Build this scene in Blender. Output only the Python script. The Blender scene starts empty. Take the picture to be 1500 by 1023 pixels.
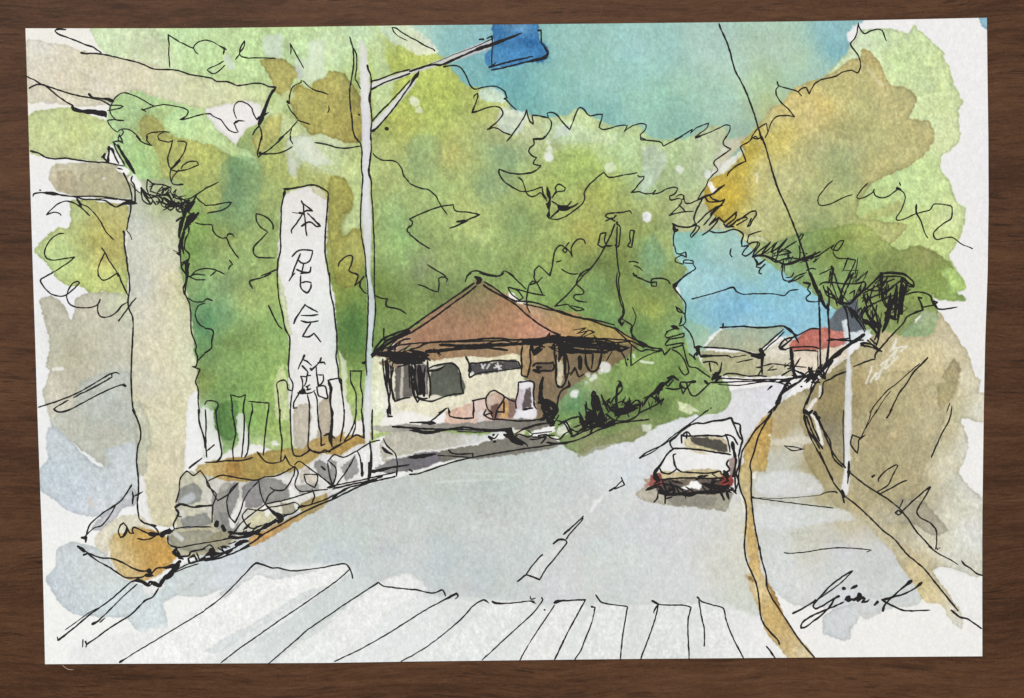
import bpy, math, random
import numpy as np
from mathutils import Matrix, Vector

# ------------------------------------------------------------------ camera, light, exposure
scene = bpy.context.scene
COL = scene.collection
CX, CY, FOC = 750.0, 511.5, 1608.0                     # photograph: centre and focal length in pixels
CAM_LOC = np.array([0.00126838, 0.006735, 0.17146085])
CAM_ROT = np.array([[0.9999361385496953, 0.010271100121498516, 0.004714162133267065],
                    [-0.010461827406944796, 0.9990461586945732, 0.042394845971236585],
                    [-0.004274223863097795, -0.042441457325494016, 0.9990898126347082]])
cam_data = bpy.data.cameras.new('camera')
cam_data.sensor_fit = 'HORIZONTAL'
cam_data.sensor_width = 36.0
cam_data.lens = 36.0 * FOC / 1500.0
cam_data.clip_start = 0.005
cam_data.clip_end = 20.0
cam = bpy.data.objects.new('camera', cam_data)
COL.objects.link(cam)
m4 = Matrix([list(CAM_ROT[i]) + [CAM_LOC[i]] for i in range(3)] + [[0, 0, 0, 1]])
cam.matrix_world = m4
scene.camera = cam

world = bpy.data.worlds.new('World')
scene.world = world
world.use_nodes = True
bg = world.node_tree.nodes['Background']
bg.inputs[0].default_value = (0.93, 0.96, 1.0, 1)
bg.inputs[1].default_value = 0.215                       # light bounced about the room

def area(name, loc, target, size, power, col):
    d = bpy.data.lights.new(name, 'AREA')
    d.shape = 'RECTANGLE'; d.size, d.size_y = size
    d.energy = power; d.color = col
    o = bpy.data.objects.new(name, d)
    COL.objects.link(o)
    o.location = loc
    o.rotation_euler = (Vector(target) - Vector(loc)).to_track_quat('-Z', 'Y').to_euler()
    return o
area('window_light', (-0.4, 0.62, 1.55), (0, 0, 0), (0.7, 0.5), 22.2, (1.0, 0.985, 0.965))
area('ceiling_light', (0.5, 0.2, 1.8), (0, 0, 0), (1.0, 1.0), 8.7, (1.0, 0.98, 0.96))

vs = scene.view_settings
vs.view_transform = 'Standard'; vs.look = 'None'; vs.exposure = 0.0; vs.gamma = 1.0
vs.use_curve_mapping = False

# ------------------------------------------------------------------ helpers
random.seed(7)
RNG = np.random.default_rng(11)
TOP = 0.00055                                          # thickness of the card in metres

def unproject(px, py, z):
    """photo pixel -> point on the horizontal plane z (table or card face)"""
    px = np.asarray(px, float); py = np.asarray(py, float)
    d = np.stack([(px - CX) / FOC, -(py - CY) / FOC, -np.ones_like(px)], -1) @ CAM_ROT.T
    t = (z - CAM_LOC[2]) / d[..., 2]
    return CAM_LOC + d * t[..., None]

def card_lift(p):
    """the sheet is not perfectly flat: a few tenths of a millimetre of cockle"""
    x = p[..., 0] / 0.074; y = p[..., 1] / 0.05
    return 0.00012 * (0.6 * x * x * y + 0.5 * np.sin(2.1 * x + 0.7) * np.cos(1.7 * y) + 0.55) + 0.00020 * (np.abs(x) ** 4 + np.abs(y) ** 4)

def lin(c):
    c = np.asarray(c, float)
    return np.where(c <= 0.04045, c / 12.92, ((c + 0.055) / 1.055) ** 2.4)

def hexc(h):
    return np.array([int(h[i:i + 2], 16) for i in (0, 2, 4)], np.float32) / 255.0

def nodes_of(mat):
    mat.use_nodes = True
    nt = mat.node_tree
    nt.nodes.clear()
    out = nt.nodes.new('ShaderNodeOutputMaterial')
    b = nt.nodes.new('ShaderNodeBsdfPrincipled')
    nt.links.new(b.outputs[0], out.inputs[0])
    return nt, b

def N(nt, kind, **kw):
    n = nt.nodes.new(kind)
    for k, v in kw.items():
        if k.startswith('i_'):
            key = k[2:]
            n.inputs[int(key) if key.isdigit() else key.replace('_', ' ')].default_value = v
        else:
            setattr(n, k, v)
    return n

def ramp(nt, stops):
    r = nt.nodes.new('ShaderNodeValToRGB')
    e = r.color_ramp.elements
    while len(e) < len(stops): e.new(0.5)
    for k, (p, c) in zip(e, stops):
        k.position = p
        k.color = tuple(c) if len(c) == 4 else tuple(c) + (1,)
    return r

# ------------------------------------------------------------------ materials
def paper_material():
    m = bpy.data.materials.new('painted_paper')
    nt, b = nodes_of(m)
    at = N(nt, 'ShaderNodeAttribute', attribute_name='paint')
    tc = N(nt, 'ShaderNodeTexCoord')
    mp = N(nt, 'ShaderNodeMapping'); mp.inputs['Scale'].default_value = (1.0, 0.62, 1.0)
    nt.links.new(tc.outputs['Object'], mp.inputs[0])
    n1 = N(nt, 'ShaderNodeTexNoise', i_Scale=2600.0, i_Detail=3.0, i_Roughness=0.6)
    nt.links.new(mp.outputs[0], n1.inputs['Vector'])
    n2 = N(nt, 'ShaderNodeTexNoise', i_Scale=900.0, i_Detail=2.0)
    nt.links.new(mp.outputs[0], n2.inputs['Vector'])
    mr = N(nt, 'ShaderNodeMapRange'); mr.inputs[1].default_value = 0.3; mr.inputs[2].default_value = 0.7
    mr.inputs[3].default_value = 0.955; mr.inputs[4].default_value = 1.045
    nt.links.new(n1.outputs[0], mr.inputs[0])
    mul = N(nt, 'ShaderNodeVectorMath', operation='SCALE')
    nt.links.new(at.outputs['Color'], mul.inputs[0]); nt.links.new(mr.outputs[0], mul.inputs['Scale'])
    nt.links.new(mul.outputs[0], b.inputs['Base Color'])
    add = N(nt, 'ShaderNodeMath', operation='ADD')
    nt.links.new(n1.outputs[0], add.inputs[0]); nt.links.new(n2.outputs[0], add.inputs[1])
    bp = N(nt, 'ShaderNodeBump', i_Strength=0.55, i_Distance=0.00009)
    nt.links.new(add.outputs[0], bp.inputs['Height']); nt.links.new(bp.outputs[0], b.inputs['Normal'])
    b.inputs['Roughness'].default_value = 0.92
    b.inputs['Specular IOR Level'].default_value = 0.12
    return m

def plain_paper_material():
    m = bpy.data.materials.new('cut_paper_edge')
    nt, b = nodes_of(m)
    n1 = N(nt, 'ShaderNodeTexNoise', i_Scale=3000.0, i_Detail=3.0)
    r = ramp(nt, [(0.3, (0.74, 0.73, 0.71)), (0.7, (0.86, 0.85, 0.84))])
    nt.links.new(n1.outputs[0], r.inputs[0]); nt.links.new(r.outputs[0], b.inputs['Base Color'])
    b.inputs['Roughness'].default_value = 0.95
    b.inputs['Specular IOR Level'].default_value = 0.1
    return m

def ink_material():
    m = bpy.data.materials.new('black_ink')
    nt, b = nodes_of(m)
    n1 = N(nt, 'ShaderNodeTexNoise', i_Scale=1500.0, i_Detail=2.0)
    r = ramp(nt, [(0.35, (0.006, 0.0055, 0.006)), (0.8, (0.030, 0.027, 0.026))])
    nt.links.new(n1.outputs[0], r.inputs[0]); nt.links.new(r.outputs[0], b.inputs['Base Color'])
    b.inputs['Roughness'].default_value = 0.75
    b.inputs['Specular IOR Level'].default_value = 0.2
    return m

def wood_material():
    m = bpy.data.materials.new('dark_walnut_wood')
    nt, b = nodes_of(m)
    L = nt.links.new
    tc = N(nt, 'ShaderNodeTexCoord')
    sc = N(nt, 'ShaderNodeVectorMath', operation='SCALE'); sc.inputs['Scale'].default_value = 1000.0   # millimetres
    L(tc.outputs['Object'], sc.inputs[0])
    # slow wander of the grain
    wn = N(nt, 'ShaderNodeTexNoise', i_Scale=0.018, i_Detail=2.0)
    L(sc.outputs[0], wn.inputs['Vector'])
    ws = N(nt, 'ShaderNodeMath', operation='MULTIPLY_ADD'); ws.inputs[1].default_value = 9.0; ws.inputs[2].default_value = -4.5
    L(wn.outputs[0], ws.inputs[0])
    cmb = N(nt, 'ShaderNodeCombineXYZ'); L(ws.outputs[0], cmb.inputs[1])
    pos = N(nt, 'ShaderNodeVectorMath', operation='ADD')
    L(sc.outputs[0], pos.inputs[0]); L(cmb.outputs[0], pos.inputs[1])
    def layer(sx, sy, detail, rough=0.55, dist=0.0, off=0.0):
        mp = N(nt, 'ShaderNodeMapping'); mp.inputs['Scale'].default_value = (sx, sy, 1.0)
        mp.inputs['Location'].default_value = (off, off * 1.7, off)
        L(pos.outputs[0], mp.inputs[0])
        n = N(nt, 'ShaderNodeTexNoise', i_Scale=1.0, i_Detail=detail, i_Roughness=rough, i_Distortion=dist)
        L(mp.outputs[0], n.inputs['Vector'])
        return n
    broad = layer(0.014, 0.085, 2.0, off=3.0)
    streak = layer(0.085, 0.75, 4.0, 0.66, 0.5, 11.0)
    fibre = layer(0.6, 3.0, 4.0, 0.7, 0.0, 5.0)
    pore = layer(0.17, 2.3, 2.5, 0.55, 0.45, 21.0)
    pore2 = layer(0.085, 0.85, 2.0, 0.5, 0.5, 47.0)
    where = layer(0.05, 0.13, 1.0, 0.5, 0.0, 63.0)
    speck = layer(1.6, 2.6, 2.0, 0.6, 0.0, 31.0)
    mott = layer(2.6, 3.2, 3.0, 0.7, 0.0, 77.0)
    def math2(op, a, bb):
        x = N(nt, 'ShaderNodeMath', operation=op)
        for k, v in enumerate((a, bb)):
            if isinstance(v, float): x.inputs[k].default_value = v
            else: L(v, x.inputs[k])
        return x.outputs[0]
    v2 = N(nt, 'ShaderNodeMath', operation='ADD')
    v = math2('ADD', math2('MULTIPLY', broad.outputs[0], 0.26), math2('MULTIPLY', streak.outputs[0], 0.32))
    v = math2('ADD', v, math2('MULTIPLY', fibre.outputs[0], 0.24))
    L(v, v2.inputs[0]); L(math2('MULTIPLY', mott.outputs[0], 0.18), v2.inputs[1])
    r = ramp(nt, [(0.36, tuple(lin(hexc('301D0F')))), (0.45, tuple(lin(hexc('422917')))),
                  (0.52, tuple(lin(hexc('523521')))), (0.59, tuple(lin(hexc('5F4029')))), (0.68, tuple(lin(hexc('704E37'))))])
    L(v2.outputs[0], r.inputs[0])
    def band(src, lo, hi, amt):
        pm = N(nt, 'ShaderNodeMapRange'); pm.inputs[1].default_value = lo; pm.inputs[2].default_value = hi
        pm.inputs[3].default_value = 0.0; pm.inputs[4].default_value = amt
        L(src, pm.inputs[0])
        return pm.outputs[0]
    dens = band(where.outputs[0], 0.38, 0.6, 1.0)
    dark = math2('MAXIMUM', math2('MULTIPLY', band(pore.outputs[0], 0.585, 0.66, 0.75), dens), band(pore2.outputs[0], 0.62, 0.74, 0.6))
    mx = N(nt, 'ShaderNodeMix', data_type='RGBA')
    L(dark, mx.inputs[0]); L(r.outputs[0], mx.inputs[6]); mx.inputs[7].default_value = tuple(lin(hexc('24160C'))) + (1,)
    mx2 = N(nt, 'ShaderNodeMix', data_type='RGBA')
    L(band(speck.outputs[0], 0.70, 0.80, 0.45), mx2.inputs[0]); L(mx.outputs[2], mx2.inputs[6]); mx2.inputs[7].default_value = tuple(lin(hexc('9A7250'))) + (1,)
    L(mx2.outputs[2], b.inputs['Base Color'])
    bp = N(nt, 'ShaderNodeBump', i_Strength=0.25, i_Distance=0.00008)
    L(v2.outputs[0], bp.inputs['Height']); L(bp.outputs[0], b.inputs['Normal'])
    b.inputs['Roughness'].default_value = 0.6
    b.inputs['Specular IOR Level'].default_value = 0.15
    return m

def fibre_material(name, c):
    m = bpy.data.materials.new(name)
    nt, b = nodes_of(m)
    n1 = N(nt, 'ShaderNodeTexNoise', i_Scale=4000.0)
    c = lin(hexc(c))
    r = ramp(nt, [(0.3, tuple(c * 0.85)), (0.7, tuple(c))])
    nt.links.new(n1.outputs[0], r.inputs[0]); nt.links.new(r.outputs[0], b.inputs['Base Color'])
    b.inputs['Roughness'].default_value = 0.8
    return m

M_PAPER, M_EDGE, M_INK, M_WOOD = paper_material(), plain_paper_material(), ink_material(), wood_material()
M_FIBRE = fibre_material('pale_fibre', 'C9A98C')

def mesh_obj(name, verts, faces, mat, parent=None):
    me = bpy.data.meshes.new(name)
    me.from_pydata([tuple(v) for v in verts], [], faces)
    me.materials.append(mat)
    o = bpy.data.objects.new(name, me)
    COL.objects.link(o)
    o.parent = parent
    return o

# ------------------------------------------------------------------ the table top (setting)
def build_table():
    w, d, t, bev = 0.46, 0.34, 0.024, 0.002
    prof = [(0.0, -t), (0.0, -bev), (bev, 0.0)]
    vs_, fs = [], []
    for inset, z in prof:
        x, y = w - inset, d - inset
        vs_ += [(-x, -y, z), (x, -y, z), (x, y, z), (-x, y, z)]
    for k in range(2):
        for i in range(4):
            a, c = k * 4 + i, k * 4 + (i + 1) % 4
            fs.append((a, c, c + 4, a + 4))
    fs += [(3, 2, 1, 0), (8, 9, 10, 11)]
    o = mesh_obj('table_top', vs_, fs, M_WOOD)
    o['kind'] = 'structure'
    o['label'] = 'dark brown wooden table top with horizontal grain'
    o['category'] = 'table'
    return o
build_table()
# ------------------------------------------------------------------ the painting: a raster of pigment over the card's face
EDGE_T = np.array([(39.5, 43), (300, 42.3), (600, 38), (900, 35.2), (1050, 33.6), (1200, 32), (1443.5, 27.5)])
EDGE_B = np.array([(67.5, 972), (300, 971.4), (480, 970.6), (600, 968.6), (900, 965), (1200, 962.6), (1437.5, 960.5)])
EDGE_L = np.array([(39.5, 43), (43.5, 200), (49.2, 400), (52.4, 500), (55.4, 600), (59, 700), (62.8, 800), (67.5, 972)])
EDGE_R = np.array([(1443.5, 27.5), (1446.3, 200), (1446.8, 300), (1445.5, 400), (1442, 500), (1440, 600), (1438, 760), (1437.5, 960.5)])
NX, NY = 1130, 752
def along(e, axis, t):
    s = (e[:, axis] - e[0, axis]) / (e[-1, axis] - e[0, axis])
    other = np.interp(t, s, e[:, 1 - axis])
    k = np.ones(9) / 9                                  # round the corners of the interpolation
    pad = np.pad(other, 4, mode='reflect', reflect_type='odd')
    other = np.convolve(pad, k, 'valid')
    main = e[0, axis] + t * (e[-1, axis] - e[0, axis])
    return np.stack([main, other], 1) if axis == 0 else np.stack([other, main], 1)
uu = np.linspace(0, 1, NX); vv = np.linspace(0, 1, NY)
cT, cB, cL, cR = along(EDGE_T, 0, uu), along(EDGE_B, 0, uu), along(EDGE_L, 1, vv), along(EDGE_R, 1, vv)
U, V = np.meshgrid(uu, vv)
GP = ((1 - V)[..., None] * cT[None] + V[..., None] * cB[None] + (1 - U)[..., None] * cL[:, None] + U[..., None] * cR[:, None]
      - ((1 - U) * (1 - V))[..., None] * cT[0] - (U * (1 - V))[..., None] * cT[-1]
      - ((1 - U) * V)[..., None] * cB[0] - (U * V)[..., None] * cB[-1])
X = GP[..., 0].astype(np.float32); Y = GP[..., 1].astype(np.float32)

def vnoise(cx, cy, seed, octaves=1):
    """smooth value noise over the photo-pixel plane, roughly in [-1, 1]"""
    out = np.zeros_like(X); amp = 1.0; tot = 0.0
    for o in range(octaves):
        r = np.random.default_rng(seed + 17 * o)
        w, h = int(1500 / cx) + 4, int(1050 / cy) + 4
        g = r.uniform(-1, 1, (h, w)).astype(np.float32)
        fx, fy = X / cx + 1, Y / cy + 1
        ix, iy = fx.astype(np.int32), fy.astype(np.int32)
        tx, ty = fx - ix, fy - iy
        tx = tx * tx * (3 - 2 * tx); ty = ty * ty * (3 - 2 * ty)
        a = g[iy, ix] * (1 - tx) + g[iy, ix + 1] * tx
        b = g[iy + 1, ix] * (1 - tx) + g[iy + 1, ix + 1] * tx
        out += amp * (a * (1 - ty) + b * ty); tot += amp
        amp *= 0.55; cx *= 0.5; cy *= 0.5
    return out / tot * 1.4
WX = 0.6 * vnoise(26, 26, 1) + 0.5 * vnoise(9, 9, 2) + 0.5 * vnoise(4, 4, 5) + 0.28 * vnoise(2.3, 2.3, 105)
WY = 0.6 * vnoise(26, 26, 3) + 0.5 * vnoise(9, 9, 4) + 0.5 * vnoise(4, 4, 6) + 0.28 * vnoise(2.3, 2.3, 106)
BX, BY = vnoise(60, 60, 8, 3), vnoise(60, 60, 9, 3)

RGB = np.empty((NY, NX, 3), np.float32)
PIG = np.zeros((NY, NX), np.float32)                    # how much pigment lies there (for granulation)
LAB = np.zeros((NY, NX), np.int16)
PARTS = ['paper']

def pts(s):
    return np.array([[float(v) for v in t.split(',')[:2]] for t in s.split()], np.float32)

def closed_spline(p, k=3):
    n = len(p); out = []
    for i in range(n):
        p0, p1, p2, p3 = p[i - 1], p[i], p[(i + 1) % n], p[(i + 2) % n]
        for j in range(k):
            t = j / k
            out.append(catmull(p0, p1, p2, p3, t, 0.36))
    return np.array(out, np.float32)

def catmull(p0, p1, p2, p3, t, ten):
    m1, m2 = ten * (p2 - p0), ten * (p3 - p1)
    t2, t3 = t * t, t * t * t
    return (2 * t3 - 3 * t2 + 1) * p1 + (t3 - 2 * t2 + t) * m1 + (-2 * t3 + 3 * t2) * p2 + (t3 - t2) * m2

def window(lo, hi, pad):
    x0 = int((lo[0] - pad - 68) / 1404 * NX) - 6; x1 = int((hi[0] + pad - 39) / 1369 * NX) + 8
    y0 = int((lo[1] - pad - 44) / 945 * NY) - 6; y1 = int((hi[1] + pad - 27) / 928 * NY) + 8
    return slice(max(0, y0), min(NY, max(y1, 1))), slice(max(0, x0), min(NX, max(x1, 1)))

def seg_dist(px, py, p, closed):
    d2 = np.full(px.shape, 1e12, np.float32)
    q = np.roll(p, -1, 0) if closed else p[1:]
    for (ax, ay), (bx, by) in zip(p if closed else p[:-1], q):
        ex, ey = bx - ax, by - ay
        l2 = ex * ex + ey * ey + 1e-9
        t = np.clip(((px - ax) * ex + (py - ay) * ey) / l2, 0, 1)
        dx, dy = px - ax - t * ex, py - ay - t * ey
        np.minimum(d2, dx * dx + dy * dy, out=d2)
    return np.sqrt(d2)

def inside(px, py, p):
    c = np.zeros(px.shape, bool)
    for (ax, ay), (bx, by) in zip(p, np.roll(p, -1, 0)):
        if ay == by: continue
        hit = ((ay > py) != (by > py))
        c ^= hit & (px < (bx - ax) * (py - ay) / (by - ay) + ax)
    return c

def colour_field(s, sl, wob=9.0):
    """a flat colour, or colours laid at points and run together wet in wet"""
    if ',' not in s:
        return hexc(s)
    px, py = X[sl] + wob * BX[sl], Y[sl] + wob * BY[sl]
    num = np.zeros(px.shape + (3,), np.float32); den = np.zeros(px.shape, np.float32)
    for t in s.split():
        a, b, h = t.split(',')
        w = 1.0 / ((px - float(a)) ** 2 + (py - float(b)) ** 2 + 260.0) ** 1.6
        num += w[..., None] * hexc(h); den += w
    return num / den[..., None]

MANY = ('stone_wall/stone', 'crossing/stripe', 'fence/post', 'car/tail_light', 'house/window', 'house/sign_board', 'house/porch_post', 'stone_marker', 'carved_post/base', 'lane_line')
SERIAL = {}
def part_id(name):
    if name in MANY:
        SERIAL[name] = SERIAL.get(name, 0) + 1
        name = '%s#%d' % (name, SERIAL[name])
    if name not in PARTS: PARTS.append(name)
    return PARTS.index(name)

def put(part, sl, mask, col, d, edge, pig):
    if edge:
        e = edge * np.exp(-((d - 1.3) / 1.5) ** 2) + 0.35 * edge * np.exp(-((d - 3.0) / 4.0) ** 2)
        col = col * (1 - e)[..., None]
    RGB[sl] += (col - RGB[sl]) * mask[..., None]
    PIG[sl] += (pig - PIG[sl]) * mask
    if part is not None:
        LAB[sl][mask > 0.5] = part_id(part)

def W(part, poly, col, a=1.0, soft=0.9, edge=0.075, warp=1.75, pig=1.0, smooth=True):
    """one wash of colour with a brushed, slightly wandering outline"""
    p = pts(poly)
    if smooth and len(p) > 4: p = closed_spline(p)
    sl = window(p.min(0), p.max(0), soft + 3 * warp + 2)
    px, py = X[sl] + warp * WX[sl], Y[sl] + warp * WY[sl]
    d = seg_dist(px, py, p, True)
    d = np.where(inside(px, py, p), d, -d)
    t = np.clip((d + soft) / (2 * soft), 0, 1)
    mask = a * t * t * (3 - 2 * t)
    put(part if a > 0.45 else None, sl, mask.astype(np.float32), np.broadcast_to(colour_field(col, sl), px.shape + (3,)), d, edge, pig)

def B(part, line, w, col, a=1.0, soft=0.8, warp=0.8, pig=0.3, edge=0.0):
    """a brushed line (white gouache, thin colour)"""
    p = pts(line)
    if len(p) == 1: p = np.vstack([p, p + 0.1])
    sl = window(p.min(0), p.max(0), w + soft + 3 * warp + 2)
    px, py = X[sl] + warp * WX[sl], Y[sl] + warp * WY[sl]
    d = w / 2 - seg_dist(px, py, p, False)
    t = np.clip((d + soft) / (2 * soft), 0, 1)
    put(part, sl, (a * t * t * (3 - 2 * t)).astype(np.float32), np.broadcast_to(hexc(col), px.shape + (3,)), d, edge, pig)

def S(x, y, rx, ry, col, a=0.6, rot=0.0):
    """a soft bloom that ran while the wash was wet"""
    sl = window(np.array([x - 2.5 * max(rx, ry), y - 2.5 * max(rx, ry)]), np.array([x + 2.5 * max(rx, ry), y + 2.5 * max(rx, ry)]), 2)
    dx, dy = X[sl] + 7 * WX[sl] - x, Y[sl] + 7 * WY[sl] - y
    c, s = math.cos(rot), math.sin(rot)
    q = ((dx * c + dy * s) / rx) ** 2 + ((-dx * s + dy * c) / ry) ** 2
    mask = (a * np.exp(-q * 0.9)).astype(np.float32)
    RGB[sl] += (hexc(col) - RGB[sl]) * mask[..., None]

def dabs(names, n, r0, r1, lo, hi, amt, seed):
    """overlapping brush dabs within the named washes: small shifts of tone with a faint dried edge"""
    r = np.random.default_rng(seed)
    ids = [PARTS.index(k) for k in names]
    ok = np.isin(LAB, ids)
    ys, xs = np.nonzero(ok)
    for k in r.integers(0, len(ys), n):
        cx, cy = X[ys[k], xs[k]], Y[ys[k], xs[k]]
        rad = r.uniform(r0, r1); asp = r.uniform(0.5, 1.0); th = r.uniform(0, 6.28)
        sl = window(np.array([cx - rad - 8, cy - rad - 8]), np.array([cx + rad + 8, cy + rad + 8]), 2)
        dx, dy = X[sl] + 0.35 * rad * WX[sl] - cx, Y[sl] + 0.35 * rad * WY[sl] - cy
        c, s = math.cos(th), math.sin(th)
        d = rad * (1 - np.sqrt(((dx * c + dy * s)) ** 2 + ((-dx * s + dy * c) / asp) ** 2) / rad)
        soft = r.choice([1.2, 4.0, 8.0])
        t = np.clip((d + soft) / (2 * soft), 0, 1) * ok[sl]
        f = 1 + amt * r.uniform(-1, 1)
        tint = np.array([r.uniform(lo, hi), 1.0, r.uniform(lo, hi)], np.float32)
        ed = 1 - 0.035 * np.exp(-((d - 1.0) / 1.4) ** 2) * ok[sl] * (soft < 2)
        RGB[sl] *= (1 + (f * tint - 1) * t[..., None]) * ed[..., None]

RGB[:] = colour_field('60,60,E9E6DE 750,500,EBEAE6 1425,60,E9E8E8 1425,300,E8E7E6 1420,900,ECEBE7 90,930,EDEEEB 600,955,E8EAE9 70,420,E6E7E8 60,600,E7E8E8', (slice(0, NY), slice(0, NX)))
# ------------------------------------------------------------------ washes, in photo pixels, first laid first
# sky between and above the trees
W('sky', '560,24 640,22 1242,22 1249,38 1240,52 1247,72 1237,88 1208,113 1165,135 1140,165 1118,200 1095,210 1075,228 1040,240 960,228 900,218 840,204 800,190 745,175 700,152 660,112 625,98 585,76',
  '580,50,B9DCC8 625,48,A9D0C6 660,55,82B8BE 700,60,86B9C2 690,95,73AEB9 740,120,6AA9B4 720,150,74AFB0 770,150,6FADB0 820,130,84BAB6 850,80,8EC0BC 900,110,8FC1BC 950,80,95C4C2 950,150,93C3B9 870,170,7CB4B2 1000,185,88B8AE 1050,60,A4C8C6 1080,100,A6C8BE 1060,150,97C2B4 1110,120,A3C3A2 1150,60,A8CABB 1180,90,A6C9B2 1225,50,86BAC6 1225,72,76AFBD 1200,95,9CC4BC 1120,160,A9BE8E 1090,190,8FB5A6', edge=.03, soft=2)
W('sky', '1435,24 1450,22 1450,45 1441,44 1435,37', '8DBFDA', edge=.12)
W('far_hill', '985,332 1015,338 1045,334 1075,338 1090,350 1100,362 1115,378 1140,388 1170,402 1190,420 1215,440 1240,468 1245,505 1160,495 1100,490 1040,492 1008,515 1000,470 998,430 985,410 986,370',
  '1005,350,8CC0B2 1050,350,A6C8BE 1060,375,A7C9C4 1030,395,9CC5C6 1095,395,A6C5BC 1040,425,A0C8D0 1080,428,93C4D2 1050,455,82B7D0 1080,450,76AFD2 1120,460,86BDD2 1150,440,8CC2CF 1180,460,90C5D8 1015,470,8ABBB0 1100,478,A2CBD6 1220,450,8EC4D0 1030,488,A9C9B6', edge=.02, soft=2)
W(None, '1010,445 1060,430 1075,425 1090,432 1150,432 1165,428 1190,440 1230,470 1160,480 1100,476 1050,478 1015,480', '7FB8D2', a=.28, soft=3, edge=.05)
# the great mass of trees
TREES = ('320,60,B6D190 350,92,B0CC89 300,90,B5D493 260,60,B9DA9B 440,60,B4D092 480,70,BED4A0 530,55,BBD7AA 560,72,BBCE89 578,82,A9B650 600,108,A3B253 570,150,A6B152 590,182,A8AC4E '
  '620,110,AAB952 650,132,A7B551 700,160,A6B05E 640,172,A9B759 740,190,B9BB7C 690,130,AEBB60 830,190,B3C28A 780,185,B9C090 860,178,AFC38A '
  '320,215,8EA557 350,250,6C9160 340,292,6A9263 345,318,7BA066 400,240,9EA758 380,300,98A65D 430,250,A3A85D 480,262,A3A456 510,285,989748 530,262,B2C581 520,340,A1A455 500,342,9C9B4B 570,262,A3B169 582,330,82A767 560,362,8BAA66 470,222,C4CEB0 '
  '620,232,91A868 660,230,B2B263 720,262,93A86B 738,225,80A070 680,300,A6B669 640,280,96B068 700,340,A7B76A 762,332,84A05F 800,280,A6B55F 850,240,9FB65E 880,222,AAC485 880,282,A2A851 862,342,A09F4C 650,382,91A55F 700,377,8CA75F 622,392,899768 882,392,6E8044 822,382,8EA553 780,360,93A45B 760,390,7F9A54 '
  '920,225,A6C28B 980,230,A5C384 1002,262,AEC28A 950,282,97B783 1032,252,B2BF96 920,302,9CA557 960,302,A8B46D 940,342,92A153 955,372,6C9A66 985,352,9CAA60 910,372,798944 1000,312,ABB67B 1045,225,B6BE9A '
  '930,440,8A9B49 960,452,93A24B 942,482,64894B 970,430,7C9550 1000,482,7AA161 915,420,798F4E 980,560,698F46 920,540,82A753 1020,560,8AA55C 960,590,68843F 1050,580,8AA565 '
  '620,420,7C9556 650,440,6F864B 590,440,6C8645 760,420,7E9E56 820,440,7DA053 880,430,7CA25A 890,472,6A9554 690,400,7F9A58 '
  '320,460,6A9A66 360,430,A3B868 400,420,9AAF5E 340,500,7DA056 370,550,82A656 330,572,79A259 400,480,85AD5D 400,560,8CB058 300,470,5F9A63 296,560,7D9148 500,430,849740 520,470,54823F 520,502,588540 510,532,7D9E4A 560,430,6D8736 570,460,76954F 592,430,7E9C50 '
  '300,420,8CAC6C 310,380,8FAE62 285,370,6E9446 292,330,7DA04F 330,350,96AB5C 330,420,86A768 '
  '230,230,A0C67C 250,240,90A55B 272,212,A9AA58 205,222,9CC47B 290,232,A9A95C 270,272,9BB663 210,255,9AC482 230,145,A7CC8C 218,192,A2A35C 270,172,A4CC88 240,205,A9A458 200,170,A6CC8E 180,205,A4C98C '
  '360,612,6D9E4E 330,620,5A9044 400,622,93B057 420,640,A2B86A 390,600,88AC57 510,560,93AE58 530,600,A5BE74 515,620,A6B56A 300,620,E0E6DE 380,650,B5C48A')
W('woodland', '245,20 560,20 600,40 632,72 660,98 685,125 712,128 742,150 758,166 778,170 800,172 832,168 848,160 872,172 905,186 938,182 950,200 1000,204 1032,188 1062,186 1068,214 1058,225 1046,248 1030,280 1020,300 1018,318 992,328 985,340 986,370 994,385 1008,396 986,420 1000,440 1004,470 1015,500 1022,520 1040,548 1065,560 1068,590 1055,605 1020,625 960,640 900,655 850,665 830,650 800,640 560,640 540,650 292,672 270,560 258,430 250,300 200,270 165,215 158,175 172,140 240,112', TREES, edge=.03, soft=1.6)
W('woodland', '137,40 245,36 390,38 392,110 300,110 222,96 165,86 150,76 141,60', '150,55,C6D9AC 200,70,C6D4A7 225,80,CBD0AE 260,60,B9DA9A 290,90,B6D595 340,80,B5D08D 170,75,C4D8A8', edge=.05)
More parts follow.
